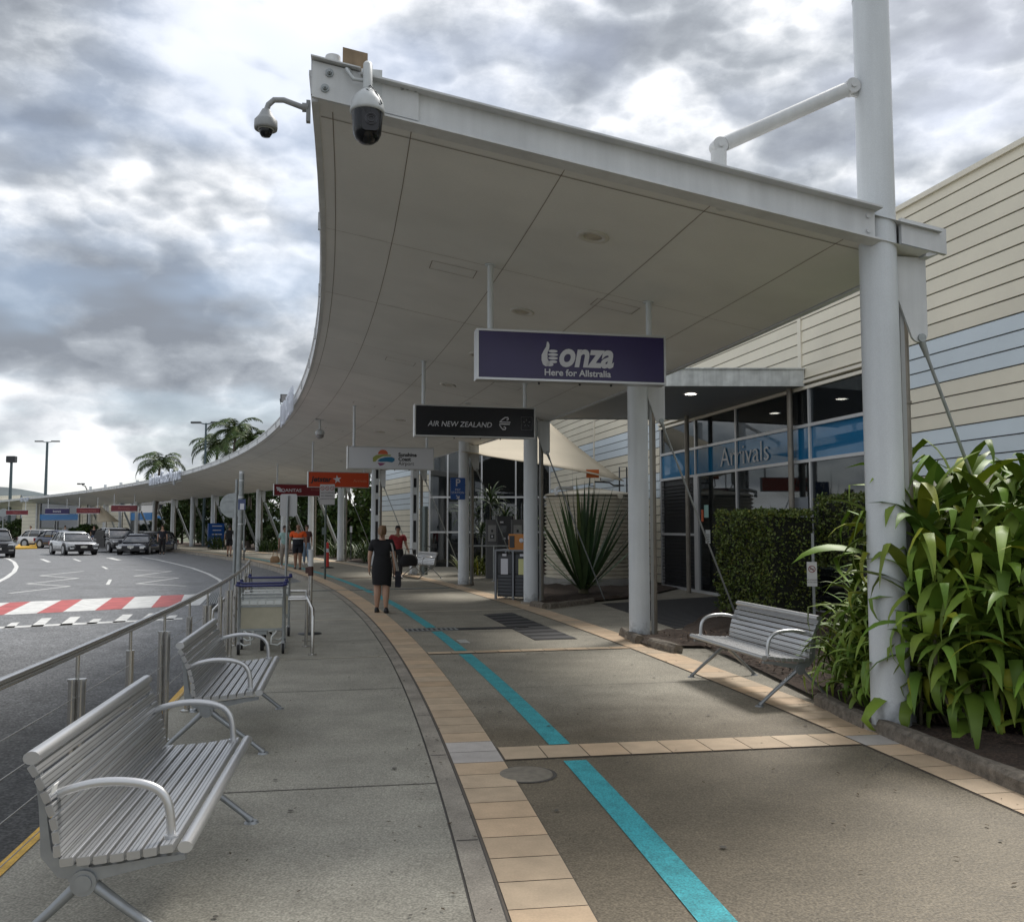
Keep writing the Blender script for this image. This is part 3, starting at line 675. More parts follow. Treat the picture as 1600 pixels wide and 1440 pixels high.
# far signs
for px0, px1, y0, yb_, fc, tx, lab in ((174, 214, 789, 799, m_red2, 'Arrivals', 'dark red far sign right of the shade sail, above the black cars'), (120, 156, 793, 802, m_red2, 'Departures', 'dark red far sign left of the shade sail'),
                                  (71, 108, 794, 803, m_purple, 'bonza', 'small dark purple far sign before the far blue band'), (10, 43, 797, 804, m_red2, 'Qantas', 'small dark red sign farthest left under the canopy')):
    d = 74 if px0 > 150 else 80 if px0 > 110 else 87 if px0 > 50 else 93
    a = D(px0, yb_, d); b = D(px1, yb_, d); c = D(px0, y0, d); rt = empty('hanging_sign', ((a.x + b.x) / 2, d, (a.z + c.z) / 2), .0, lab, 'sign', 'illuminated box signs hanging under the canopy')
    w_ = b.x - a.x; h = c.z - a.z
    mb = MB(); mb.box((0, 0, 0), (w_, .16, h)); mb.build('panel', fc, rt)
    mb = MB(); mb.box((0, 0, h / 2), (w_ + .04, .2, .04)); mb.box((0, 0, -h / 2), (w_ + .04, .2, .04)); mb.build('frame', m_frame, rt)
    for x in (-w_ * .4, w_ * .4): mb = MB(); mb.cyl((x, 0, h / 2), (x, 0, h / 2 + .9), .03, n=6); mb.build('hanger', colw, rt)
    text(tx, h * .6, (0, -.085, 0), m_lw if fc != m_red2 else mat('letter_pale_red', (.35, .12, .10), .5), rt, ext=.002)
# blue parking sign on the fourth column
r = at_so('parking_sign', 3 * Q[2] - .2, -.22, 0, 'blue Pay Station sign with a white P, fixed to the fourth column', 'sign')
m_blue = mat('sign_blue', (.012, .075, .30), .35)
mb = MB(); mb.rbox((0, 0, 2.60), (.40, .02, .58), .02, axis='Y'); mb.build('panel', m_blue, r)
mb = MB(); mb.box((.1, .06, 2.7), (.25, .1, .03)); mb.box((.1, .06, 2.45), (.25, .1, .03)); mb.build('clamp', galv, r)
text('P', .27, (0, -.012, 2.75), m_lw, r, bold=.004, ext=.002); text('PAY', .085, (0, -.012, 2.57), m_lw, r, ext=.002); text('STATION', .085, (0, -.012, 2.49), m_lw, r, ext=.002)
mb = MB(); q = [(-.04, 2.43), (.02, 2.37), (.02, 2.41), (.045, 2.41), (.045, 2.33), (-.035, 2.33), (-.035, 2.355), (0, 2.355), (-.055, 2.41)]
mb.add([(x, -.013, z) for x, z in q], [tuple(range(9))[::-1]]); mb.build('arrow', m_lw, r)

# ------------------------------------------------------------------ cameras
m_lensb = mat('camera_dark', (.006, .007, .009), .16, spec=.4)
r = at_so('dome_camera', -.38, -4.13, 0, 'large white and black dome camera on the front corner of the canopy', 'security camera')
zt = zs(-4.13)
mb = MB(); mb.tube([(0, .15, zt + .24), (0, .02, zt + .245), (0, -.02, zt + .22), (0, -.02, zt + .05)], .033, 14); mb.box((.03, .165, zt + .19), (.15, .012, .20)); mb.build('bracket', camwhite, r)
mb = MB(); cz = zt - .05; Mx = Matrix.Translation((0, -.02, cz))
mb.lathe([(.030, .10), (.05, .085), (.085, .05), (.112, .0), (.122, -.055), (.120, -.075), (.105, -.078)], 32, Mx); mb.build('housing', camwhite, r)
mb = MB(); mb.lathe([(.113, -.07), (.108, -.09), (.103, -.17), (.098, -.225), (.08, -.262), (.05, -.285), (0, -.295)], 32, Mx); mb.build('dome', m_lensb, r)
mb = MB(); mb.mi = 0; mb.rbox((.02, -.10, cz - .165), (.115, .05, .15), .025, axis='Y'); mb.mi = 1
for rr in (.042, .034, .022): mb.lathe([(rr, 0), (rr, .006), (rr - .003, .007), (rr - .003, 0)], 24, Matrix.Translation((.025, -.126, cz - .16)) @ Matrix.Rotation(math.pi / 2, 4, 'X'))
mb.build('lens', [mat('lens_box', (.006, .006, .008), .3), mat('lens_ring', (.08, .08, .09), .25)], r)
mb = MB(); mb.tube([(-.015, -.03, cz + .10), (.02, -.06, cz + .11), (.06, -.085, cz + .05), (.10, -.09, cz - .03), (.085, -.105, cz - .045), (.05, -.11, cz + .0), (.0, -.10, cz + .06), (-.03, -.05, cz + .085)], .004, 6); mb.build('safety_wire', dark, r)
mb = MB(); mb.tube([(-.10, .17, zt + .20), (-.13, .12, zt + .25), (-.15, .09, zt + .24), (-.14, .08, zt + .22), (-.10, .07, zt + .16), (-.03, .06, zt + .15)], .013, 8); mb.build('cable', camwhite, r)
# second dome on a swan-neck arm
r = at_so('dome_camera', .08, OO - .05, 0, 'small grey dome camera on a bent arm off the canopy edge', 'security camera')
zt = zo + .03
pt = [(0, 0, zt), (-.05, 0, zt + .0), (-.19, 0, zt + .045), (-.26, 0, zt + .04), (-.30, 0, zt + .0), (-.315, 0, zt - .05)]
mb = MB(); mb.tube([Vector(pt[0])] + [Vector(p) for p in pt[1:]], .021, 12); mb.cyl((-.012, 0, zt), (-.055, 0, zt), .034, n=14); mb.box((-.01, .0, zt - .03), (.03, .05, .16)); mb.build('bracket', mat('camera_arm', (.30, .31, .31), .5, vary=.1), r)
Mx = Matrix.Translation((-.315, 0, zt - .10))
mb = MB(); mb.lathe([(.0, .065), (.03, .06), (.055, .01), (.078, -.02), (.083, -.025), (.085, -.075), (.082, -.09), (.070, -.093), (.062, -.085)], 28, Mx); mb.build('housing', mat('camera_arm', (.3, .3, .3)), r)
mb = MB(); mb.lathe([(.06, -.085), (.058, -.095), (.05, -.095)], 24, Mx); mb.build('trim', camwhite, r)
mb = MB(); mb.lathe([(.048, -.09), (.046, -.12), (.032, -.143), (0, -.15)], 24, Mx); mb.build('dome', m_lensb, r)
# pendant camera below the soffit
S, O = 19.45, -3.69; r = at_so('dome_camera', S, O, 0, 'small white pendant dome camera hanging under the canopy before the orange sign', 'security camera')
z = zs(O); mb = MB(); mb.cyl((0, 0, z), (0, 0, z - .28), .03, n=10); mb.box((0, 0, z - .01), (.3, .15, .02)); mb.build('bracket', camwhite, r)
mb = MB(); Mx = Matrix.Translation((0, 0, z - .36)); mb.lathe([(.02, .09), (.09, .06), (.13, 0), (.13, -.06), (.11, -.07)], 18, Mx); mb.build('housing', camwhite, r)
mb = MB(); mb.lathe([(.11, -.065), (.10, -.13), (.05, -.17), (0, -.18)], 18, Mx); mb.build('dome', mat('dome_grey', (.25, .25, .25), .15), r)
# floodlight, roof letters
S = 14.6; r = at_so('floodlight', 20.5, OO, zo + .22, 'small dark floodlight standing on the outer edge of the canopy', 'floodlight')
mb = MB(); mb.cyl((0, 0, 0), (0, 0, .14), .03); mb.tube([(-.2, 0, .30), (-.18, 0, .14), (.18, 0, .14), (.2, 0, .30)], .015); mb.build('bracket', galv, r)
mb = MB(); mb.loft([[(-.2, -.1, .18), (.2, -.1, .18), (.2, -.1, .42), (-.2, -.1, .42)], [(-.14, .12, .22), (.14, .12, .22), (.14, .12, .38), (-.14, .12, .38)]], smooth=False); mb.build('lamp_head', dark, r)
mb = MB(); mb.box((0, -.105, .3), (.34, .01, .2)); mb.build('lamp_glass', mat('lampglass', (.2, .2, .2), .2), r)
def roof_letters(px0, px1, d0, d1, lab, n, hgt, o):
    r = empty('roof_letters', (0, 0, 0), 0, lab, 'sign letters')
    best = []
    for px in (px0, px1):
        best.append(min((abs(800 + F * P(s / 5, o).x / P(s / 5, o).y - px), s / 5) for s in range(10, 600))[1])
    sa, sb = min(best), max(best); r.location = P(sa, o, 0); r.matrix_basis = Matrix.Translation(r.location)
    mb = MB(); rnd = random.Random(3); k = 0; s = sa; st = (sb - sa) / n
    while k < n:
        if k % 7 != 5:
            a = -ang(s) - math.pi / 2; Mx = Matrix.Translation(P(s, o - .13, zo - .25)) @ Matrix.Rotation(a, 4, 'Z'); wd = st * .6; t = .05
            mb.box((-wd / 2, 0, hgt / 2), (wd * .24, t, hgt), Mx)
            if rnd.random() < .7: mb.box((wd / 2, 0, hgt / 2), (wd * .24, t, hgt), Mx)
            if rnd.random() < .7: mb.box((0, 0, hgt - .06), (wd, t * .9, .09), Mx)
            if rnd.random() < .6: mb.box((0, 0, hgt / 2), (wd, t * .9, .09), Mx)
            if rnd.random() < .5: mb.box((0, 0, .05), (wd, t * .9, .09), Mx)
        s += st; k += 1
    mb.build('letter_blocks', mat('roof_letter', (.55, .60, .72), .5), r, True)
sb_ = min((abs(800 + F * P(k / 5, OO).x / P(k / 5, OO).y - 237), k / 5) for k in range(150, 480))[1]; sa_ = min((abs(800 + F * P(k / 5, OO).x / P(k / 5, OO).y - 285), k / 5) for k in range(150, 480))[1]
pa, pb = P(sb_, OO - .16, zo - .02), P(sa_, OO - .16, zo - .02); dv = pb - pa; wv_ = dv.length
r = empty('roof_letters', (pa + pb) / 2, math.atan2(dv.y, dv.x), 'white standing letters on the canopy edge reading Sunshine Coast Airport, below the left palm', 'sign letters')
o = text('Sunshine Coast Airport', 1.15, (0, 0, .12), mat('roof_letter', (.62, .66, .74), .5), r, bold=.012, ext=.05); wt_ = o.dimensions.x or 1
xs0 = [v.co.x for v in o.data.vertices]; wt_ = max(xs0) - min(xs0)
for v in o.data.vertices: v.co.x *= wv_ / wt_
mb = MB(); mb.box((0, .09, -.32), (wv_, .03, .03)); mb.box((0, .09, .3), (wv_, .03, .03)); mb.build('mounting_rail', galv, r)
roof_letters(26, 46, 0, 0, 'small pale standing letters on the far end of the canopy edge', 9, .5, OO)
roof_letters(443, 462, 0, 0, 'pale blue standing letters seen edge-on on the canopy edge', 9, .62, OO)

def spl(pts, k=4):
    p = [Vector(q) for q in pts]; out = []
    for i in range(len(p) - 1):
        a, b, c, d = p[max(0, i - 1)], p[i], p[i + 1], p[min(len(p) - 1, i + 2)]
        for j in range(k):
            t = j / k; out.append(.5 * ((2 * b) + (c - a) * t + (2 * a - 5 * b + 4 * c - d) * t * t + (3 * b - a - 3 * c + d) * t ** 3))
    return out + [p[-1]]
# ------------------------------------------------------------------ benches
def bench(root, detail=True):
    L = 1.70; random.seed(4)
    seat = [(.015 + .057 * i, .435 - .010 * i + .0009 * i * i) for i in range(7)]
    # front slat is rounded
    mb = MB(); mb.ti = 1.0
    def slat(mb, y, z, ang_, wd=.046, th=.030):
        Mx = Matrix.Translation((0, y, z)) @ Matrix.Rotation(ang_, 4, 'X'); mb.ti = random.uniform(.92, 1.06)
        mb.rbox((0, 0, 0), (L, wd, th), .004, Mx, axis='X')
        if detail:
            mb.ti = .45
            for q in (-.009, .009): mb.box((0, q, th / 2 + .0006), (L - .004, .0035, .0012), Mx)
            mb.ti = .8
            for x in (-L / 2, L / 2): mb.box((x, 0, 0), (.004, wd - .004, th - .004), Mx)
    mb.ti = 1.0; mb.tube([(-L / 2, -.025, .432), (L / 2, -.025, .432)], .027, 12, .8)
    for y, z in seat[:]: slat(mb, y + .025, z - .006, -.10)
    mb.build('seat', alu, root)
    mb = MB(); bk = []
    for i in range(7):
        t = i / 6.; y = .415 + .02 * t + .070 * t * t; z = .440 + .285 * t; bk.append((y, z)); a = math.atan2(.310, .03 + .17 * t)
        slat(mb, y, z, a, .042, .026)
    mb.ti = 1.; mb.tube([(-L / 2, .512, .770), (L / 2, .512, .770)], .030, 12, .8)
    mb.build('backrest', alu, root)
    for sx in (-1, 1):
        x = sx * (L / 2 - .05)
        # cast side frame: follows seat and back
        mb = MB(); prof = [(-.02, .395, .018), (.08, .390, .026), (.20, .375, .036), (.30, .365, .048), (.40, .385, .052), (.445, .43, .040), (.456, .50, .030), (.470, .60, .024), (.488, .69, .020), (.508, .745, .016)]
        rings = []
        for i, (y, z, th) in enumerate(prof):
            a = prof[max(0, i - 1)]; b = prof[min(len(prof) - 1, i + 1)]; dy, dz = b[0] - a[0], b[1] - a[1]; l = math.hypot(dy, dz); ny, nz = dz / l, -dy / l
            rings.append([(x - .016, y, z), (x + .016, y, z), (x + .016, y + ny * th, z + nz * th), (x - .016, y + ny * th, z + nz * th)])
        mb.loft(rings, smooth=False)
        mb.cyl((x - .028, .33, .315), (x + .028, .33, .315), .046, n=20); mb.cyl((x - .034, .33, .315), (x + .034, .33, .315), .030, n=20)
        mb.box((x, .35, .35), (.03, .07, .06)); mb.build('side_frame', alud, root)
        for (ye, nm) in ((-.06, 'leg'), (.66, 'leg')):
            mb = MB(); dy = ye - .33
            pts = [(x, .33 + dy * .08, .30), (x, .33 + dy * .35, .215), (x, .33 + dy * .65, .125), (x, .33 + dy * .9, .045), (x, ye, .012)]
            mb.tube(pts, [.026, .022, .020, .018, .024], 10, .8); mb.cyl((x, ye, 0), (x, ye, .012), .040, .03, n=14); mb.build(nm, alud, root)
        mb = MB(); xa = x - sx * .03
        mb.tube(spl([(xa, .475, .60), (xa, .42, .630), (xa, .30, .655), (xa, .18, .650), (xa, .10, .625), (xa, .06, .580), (xa, .045, .52), (xa, .04, .45)]), .0165, 10); mb.cyl((xa, .04, .455), (xa, .04, .44), .026); mb.build('armrest', alu, root)
def bench_at(src, S, O, right, lab):
    # front of the seat on offset O
    a = ang(S); rz = (-math.pi / 2 - a) if right else (math.pi / 2 - a)
    return place(src, P(S, O, 0), rz, lab)
b0 = empty('park_bench', (0, 0, 0), 0, 'x', 'bench', 'slatted aluminium benches'); bench(b0)
bl = ['slatted aluminium bench nearest the camera, beside the railing', 'second slatted aluminium bench along the railing, before the trolleys', 'slatted aluminium bench against the hedge and broad-leaved plant', 'far slatted bench standing by the glass wall behind the fourth column']
bs = [b0] + [copy_tree(b0) for _ in range(3)]
bench_at(bs[0], -2.34, -4.77, False, bl[0]); bench_at(bs[1], .92, -4.86, False, bl[1]); bench_at(bs[2], 1.87, -.55, True, bl[2])
place(bs[3], P(22.2, -.45), -math.pi / 2 - ang(22.2) + .1, bl[3])
mb = MB(); mb.box((0, 0, 0), (.004, .05, .035)); o = mb.build('paper_tag', mat('paper', (.7, .7, .68), .7)); o.location = P(-3.22, -5.20, .66); o.rotation_euler = (0, .3, -ang(-3.2)); tag(o, 'small white paper tag stuck in the near bench back', 'paper tag')

# ------------------------------------------------------------------ railing
r = at_so('handrail', 0, -5.58, 0, 'stainless steel railing with tensioned wires along the kerb', 'railing'); OR = -5.58
zr = .955
mb = MB(); pts = [P(-8 + .5 * i, OR, zr) for i in range(40)]; mb.tube(pts, .025, 12); mb.build('top_rail', steel, r, True)
for z in (.20, .38, .56, .72): mb = MB(); mb.tube([P(-8 + .5 * i, OR, z) for i in range(39)], .0025, 5); mb.build('wire', steel, r, True)
ps = [-7.5, -6.0, -4.5, -3.05, -1.65, -.5, .62, 1.8, 3.0, 4.2, 5.3, 6.4, 7.5, 8.6, 9.7, 10.8, 11.3]
for i, s in enumerate(ps):
    mb = MB(); p = P(s, OR); a = -ang(s); Mx = Matrix.Translation(p) @ Matrix.Rotation(a, 4, 'Z')
    for dx in ((-.022, .022) if i % 2 == 0 else (0,)):
        q = Mx @ Vector((dx, 0, 0)); mb.cyl(q, q + Vector((0, 0, .80)), .021 if i % 2 == 0 else .024, n=14); mb.cyl(q + Vector((0, 0, .80)), q + Vector((0, 0, .812)), .026, n=14)
    mb.cyl(p + Vector((0, 0, .81)), p + Vector((0, 0, zr - .02)), .010, n=10); mb.cyl(p, p + Vector((0, 0, .012)), .055, n=16)
    mb.build('post', steel, r, True)
# ------------------------------------------------------------------ trolley corral + trolleys
cl = at_so('trolley_corral', 5.55, -5.17, 0, 'stainless tube corral standing around the luggage trolleys', 'trolley rail')
rl = P(5.55, -4.95)
def corral(sx):
    x0 = .60 * sx; mb = MB(); r_ = .021
    x1 = .52 * sx
    mb.tube([(x0, -.30, 0), (x0, -.30, .46), (x0, -.27, .56), (x1, .55, .66), (x1, .72, .64), (x1, .76, .55), (x1, .76, .52)], r_, 12); mb.build('side_rail', steel, cl)
    for y in (-.30, .52, 1.15, 1.9): mb = MB(); xx = x0 if y < 0 else x1; mb.cyl((xx, y, 0), (xx, y, .012), .055, n=16); mb.cyl((xx, y, 0), (xx, y, .64 if y > 0 else .1), r_, n=12); mb.build('post', steel, cl)
    mb = MB(); mb.tube([(x1, .5, .64), (x1, 1.9, .64)], r_, 12); mb.tube([(x1, .5, .40), (x1, 1.9, .40)], .016, 12); mb.build('side_rail', steel, cl)
corral(-1); corral(1)
for z in (.56, .64): mb = MB(); mb.cyl((-.52, 1.9, z), (.52, 1.9, z), .02, n=12); mb.build('cross_rail', steel, cl)
for y in (.45, .8): mb = MB(); mb.cyl((.28, y, .63 - .0 * y), (.56, y, .63), .018, n=12); mb.build('cross_rail', steel, cl)
m_navy = mat('navy_handle', (.02, .025, .12), .3); m_cream = mat('cream_panel', (.42, .39, .29), .5, vary=.12, vscale=7)
m_wire = mat('wire_basket', (.66, .68, .66), .35, .4)
def trolley(root):
    x = .27
    for sx in (-1, 1):
        mb = MB(); mb.tube([(sx * x, 0, .10), (sx * x, .0, .55), (sx * x, -.03, .95), (sx * (x - .0), -.06, 1.0)], .017, 10); mb.box((sx * x, .01, .35), (.028, .045, .62)); mb.build('upright', galv, root)
        mb = MB(); mb.cyl((sx * x, -.01, .10), (sx * x, -.01, .16), .022, n=12); mb.box((sx * x, -.01, .10), (.05, .06, .05)); mb.build('caster_fork', mat('caster', (.4, .4, .41), .4), root)
        mb = MB(); mb.cyl((sx * x - .016, -.02, .065), (sx * x + .016, -.02, .065), .065, n=20); mb.mi = 1; mb.cyl((sx * x - .018, -.02, .065), (sx * x + .018, -.02, .065), .03, n=14); mb.build('wheel', [rubber, galv], root)
    mb = MB(); mb.tube([(-.29, -.02, 1.03), (-.30, -.09, 1.0), (-.25, -.11, .99), (.25, -.11, .99), (.30, -.09, 1.0), (.29, -.02, 1.03)], .019, 10)
    for sx in (-1, 1): mb.cyl((sx * .285, -.05, .98), (sx * .285, -.05, 1.05), .022, n=10)
    mb.build('handle', m_navy, root)
    mb = MB(); mb.box((0, .005, .50), (.50, .018, .32)); mb.build('panel', m_cream, root)
    for zz_, hh_ in ((.325, .03), (.675, .025), (.80, .02)): mb = MB(); mb.box((0, 0, zz_), (.54, .03, hh_)); mb.build('cross_bar', galv, root)
    mb = MB()
    for z in (.70, .735, .77, .83, .87): mb.cyl((-.25, -.01, z), (.25, -.01, z), .005, n=6)
    for k in range(6): mb.cyl((-.25 + .1 * k, -.01, .69), (-.25 + .1 * k, -.01, .79), .005, n=6)
    mb.tube([(-.25, -.01, .79), (-.25, .12, .86), (.25, .12, .86), (.25, -.01, .79)], .007, 6)
    for k in range(5): mb.box((-.2 + .1 * k, -.015, .73), (.085, .006, .055))
    mb.build('basket', m_wire, root)
    for sx in (-1, 1):                                           # looped lower carrier tubes
        mb = MB(); mb.tube([(sx * .10, .0, .30), (sx * .08, .25, .29), (sx * .10, .75, .19), (sx * .20, .86, .19), (sx * .24, .75, .20), (sx * .22, .2, .27), (sx * .17, .0, .31), (sx * .10, .0, .30)], .012, 8)
        mb.tube([(sx * .19, -.02, .30), (sx * .13, -.06, .22), (sx * .12, -.05, .13), (sx * .20, -.04, .11), (sx * .25, -.01, .14)], .011, 8); mb.build('carrier_tube', m_wire, root)
    mb = MB(); mb.rbox((0, .10, .27), (.16, .20, .05), .02); mb.build('hub_plate', galv, root)
    mb = MB(); mb.cyl((-.022, .32, .085), (.022, .32, .085), .085, n=22); mb.mi = 1; mb.cyl((-.025, .32, .085), (.025, .32, .085), .035, n=14); mb.box((0, .22, .2), (.03, .2, .06)); mb.build('wheel', [rubber, dark], root)
    mb = MB(); mb.cyl((-.018, .85, .06), (.018, .85, .06), .06, n=18); mb.box((0, .82, .14), (.05, .06, .06)); mb.build('wheel', [rubber], root)
t0 = empty('luggage_trolley', (0, 0, 0), 0, 'x', 'luggage trolley', 'nested luggage trolleys'); trolley(t0)
for k in kids(t0):
    for v in k.data.vertices: v.co.z = v.co.z if v.co.z < .2 else .2 + (v.co.z - .2) * .83
ts = [t0, copy_tree(t0), copy_tree(t0)]
tl = ['luggage trolley at the front of the nested row, its cream panel in full view', 'luggage trolley nested in the middle of the row of three', 'luggage trolley at the back of the row, its blue handle standing highest']
base = P(5.5, -5.0)
for k, t in enumerate(ts): p = P(5.5 + (0, .55, 1.95)[k], -5.20 + (.0, .0, .04)[k]); place(t, p, -ang(5.6) + (.0, .02, -.03)[k], tl[k])
# steel bollard with tape head
p = G(484, 990, 0); r = empty('barrier_post', p, 0, 'stainless belt barrier post with a dark round base beside the trolleys', 'barrier post')
mb = MB(); mb.lathe([(0, .03), (.05, .03), (.17, .012), (.175, 0)], 28); mb.build('base', dark, r)
mb = MB(); mb.cyl((0, 0, .02), (0, 0, .86), .030, n=18); mb.build('pole', steel, r)
mb = MB(); mb.cyl((0, 0, .86), (0, 0, 1.0), .04, n=18); mb.box((-.05, 0, .94), (.05, .05, .09)); mb.build('tape_head', mat('tape_head', (.06, .02, .015), .4), r)
mb = MB(); mb.cyl((0, 0, 1.0), (0, 0, 1.24), .038, n=18); mb.cyl((0, 0, 1.24), (0, 0, 1.25), .045, n=18); mb.build('upper_pole', white, r)
# sign posts
def D0(px, d): q = D(px, 822, d); q.z = 0; return q
r = empty('sign_post', D0(373, 13.6), 0, 'tall galvanised post beside the trolleys with a round sign backed on the road side', 'sign post')
mb = MB(); mb.cyl((0, 0, 0), (.03, 0, 2.38), .036, n=16); mb.build('pole', galv, r)
mb = MB(); mb.cyl((.03, 0, 2.38), (.03, 0, 2.42), .038, n=16); mb.cyl((.03, 0, 2.27), (.03, 0, 2.29), .041, n=16); mb.cyl((.028, 0, 2.02), (.028, 0, 2.04), .041, n=16); mb.cyl((.027, 0, 1.62), (.027, 0, 1.64), .041, n=16); mb.build('collar', mat('collar', (.55, .56, .57), .4, .4), r)
mb = MB(); mb.box((.05, -.03, 1.92), (.11, .012, .16)); mb.mi = 1; mb.box((.055, -.038, 1.89), (.06, .006, .09)); mb.build('label_plate', [mat('plate_navy', (.05, .07, .16), .4), m_lw], r)
mb = MB(); mb.cyl((-.085, .06, 0), (-.06, .06, 2.3), .022, n=12); mb.build('side_pole', galv, r)
mb = MB(); mb.box((.07, .03, 1.55), (.02, .03, .55)); mb.cyl((.07, .03, 1.25), (.10, .03, 1.25), .03); mb.build('hasp', galv, r)
r = empty('round_sign', D0(362, 17.8), 0, 'round road sign seen from its grey back, behind the tall post', 'sign')
mb = MB(); mb.cyl((0, 0, 2.0), (0, .012, 2.0), .24, n=36); o = mb.build('disc', galv, r); mb = MB(); mb.cyl((.08, .03, 0), (.08, .03, 2.3), .03, n=12); mb.build('pole', galv, r)
mb = MB(); mb.box((0, -.01, 2.1), (.3, .02, .03)); mb.box((0, -.01, 1.9), (.3, .02, .03)); mb.build('bracket', galv, r)
r = empty('road_sign', D0(448.5, 20.5), -.15, 'rectangular road sign seen from its grey back on a thin pole', 'sign')
mb = MB(); mb.rbox((.03, 0, 2.07), (.40, .012, .50), .04, axis='Y'); mb.build('panel', mat('sign_back', (.36, .36, .355), .5, .3), r)
mb = MB(); mb.cyl((0, -.03, 0), (.02, -.03, 2.28), .028, n=12); mb.build('pole', galv, r)
r = empty('restriction_sign', G(507, 905), -.1, 'white sign with three round symbols on a grey pole, left of the orange sign', 'sign')
mb = MB(); mb.box((.05, 0, 2.55), (.46, .012, .62)); mb.build('panel', mat('sign_pale', (.34, .33, .32), .5), r)
mb = MB(); mb.cyl((0, .03, 0), (.0, .03, 2.7), .034, n=12); mb.box((-.03, 0, 1.45), (.13, .05, .22)); mb.build('pole', mat('greenpole', (.09, .11, .10), .5, .3), r)
for k in range(3):
    mb = MB(); c = Vector((-.10 + .15 * k, -.009, 2.74)); n = 20; mb.mi = 0
    for i in range(n):
        a, b = 2 * math.pi * i / n, 2 * math.pi * (i + 1) / n
        mb.add([c + Vector((.045 * math.cos(t), 0, .045 * math.sin(t))) if q == 0 else c + Vector((.062 * math.cos(t), 0, .062 * math.sin(t))) for q, t in ((0, a), (1, a), (1, b), (0, b))], [(0, 1, 2, 3)])
    mb.add([c + Vector((-.04, -.001, .03)), c + Vector((-.03, -.001, .04)), c + Vector((.04, -.001, -.03)), c + Vector((.03, -.001, -.04))], [(0, 1, 2, 3)]); mb.build('symbol', mat('sym_red', (.22, .03, .03), .5), r)
for k, tx in enumerate(('NO STOPPING', 'NO PARKING', 'PASSENGER SET DOWN')): text(tx, .062 if k < 2 else .042, (.05, -.009, 2.60 - .09 * k), m_lk, r, ext=.001)
# red bollard
r = empty('traffic_bollard', G(511, 887), 0, 'slim red plastic bollard with a white band on a black foot', 'bollard')
mb = MB(); mb.lathe([(0, .05), (.10, .05), (.24, .03), (.26, 0)], 20); mb.build('base', rubber, r)
m_bol = mat('bollard_red', (.55, .03, .02), .4)
mb = MB(); mb.lathe([(.075, .05), (.062, .9), (.05, .96), (0, .98)], 16); mb.build('post', m_bol, r)
mb = MB(); mb.lathe([(.072, .60), (.070, .74)], 16); mb.build('band', m_lw, r)
# small info posts in the garden
for px, y0, hh, lab in ((381, 875, 1.9, 'thin dark post standing on the walkway left of the man with the backpack'), (548, 876, 1.55, 'thin garden post with a white label between two canopy columns')):
    p = G(px, y0); r = empty('label_post', p, 0, lab, 'post'); mb = MB(); mb.cyl((0, 0, 0), (0, 0, hh), .03, n=10); mb.build('pole', dark, r); mb = MB(); mb.box((0, -.02, hh - .1), (.10, .02, .28)); mb.build('label_plate', m_lw, r)
# blue directory sign
r = empty('directory_sign', P(64.5, .3), -ang(64.5), 'low blue directory board between far canopy columns', 'sign')
mb = MB(); mb.box((-.3, 0, .95), (1.15, .15, 1.7)); mb.build('board', m_blue, r); mb = MB(); mb.box((-.8, 0, .1), (.1, .12, .2)); mb.box((.2, 0, .1), (.1, .12, .2)); mb.build('foot', dark, r)
mb = MB()
for k in range(5): mb.box((-.25, -.08, 1.6 - .3 * k), (.7 - .1 * (k % 2), .01, .07))
mb.build('text_line', m_lw, r)

# ------------------------------------------------------------------ terminal
WA = math.atan2(-.9778, .2096)
term = empty('terminal_building', W0, WA, 'cream and pale blue weatherboard airport terminal with a glass arrivals front', 'building')
m_cream1 = mat('board_cream_tinted', (.74, .685, .55), .55, vary=.06, vscale=1.2, tint=True)
m_pblue = mat('board_blue_tinted', (.62, .69, .73), .55, vary=.05, vscale=1.2, tint=True)
m_gap = mat('board_gap', (.06, .055, .05), .9)
def boards(root, x0, x1, z0, z1, band, name='weatherboard_wall', pitch=.228, top=None, back=.14, y=0.):
    mb = MB(); z = z0; mb.mi = 2; mb.box(((x0 + x1) / 2, y + back / 2 + .02, (z0 + z1) / 2), (x1 - x0, back, z1 - z0 - .01))
    while z < z1 - .02:
        h = min(pitch - .016, z1 - z); c = z + h / 2; mb.mi = 1 if band and (3.72 < c < 4.42 or 2.32 < c < 3.02) else 0; mb.ti = random.uniform(.94, 1.04)
        mb.prism([(y - .012, z), (y + .02, z), (y + .02, z + h), (y + .0, z + h)], 'X', x0, x1); z += pitch
    return mb.build(name, [m_cream1, m_pblue, m_gap], root)
def extr(mb, x0, x1, y0, y1, z0, z1): mb.box(((x0 + x1) / 2, (y0 + y1) / 2, (z0 + z1) / 2), (x1 - x0, y1 - y0, z1 - z0))
boards(term, 5.08, 19, 4.42, 6.62, (3.0, 4.2)); boards(term, 7.75, 19, .088, 4.41, (2.2, 4.40), 'weatherboard_wall')
boards(term, -14.5, 4.96, 4.42, 7.6, None); boards(term, -14.5, -2.4, .088, 4.41, (3.3, 4.25))
mb = MB(); extr(mb, -8.36, -8.26, -.03, .1, 2.2, 7.6); mb.build('trim', mat('trim_cream', (.74, .69, .57), .5), term)
mb = MB(); extr(mb, 4.96, 19, -.05, .14, 6.62, 6.70); mb.build('trim', MT['trim_cream'], term)
mb = MB(); extr(mb, 4.96, 5.08, -.03, .12, 4.42, 7.6)
extr(mb, -2.4, 7.75, -.03, .12, 4.19, 4.25); extr(mb, -2.4, 7.75, -.05, .12, 4.30, 4.36); extr(mb, -2.4, 7.75, -.03, .12, 4.40, 4.42); mb.build('trim', mat('trim_cream', (.74, .69, .57), .5), term)
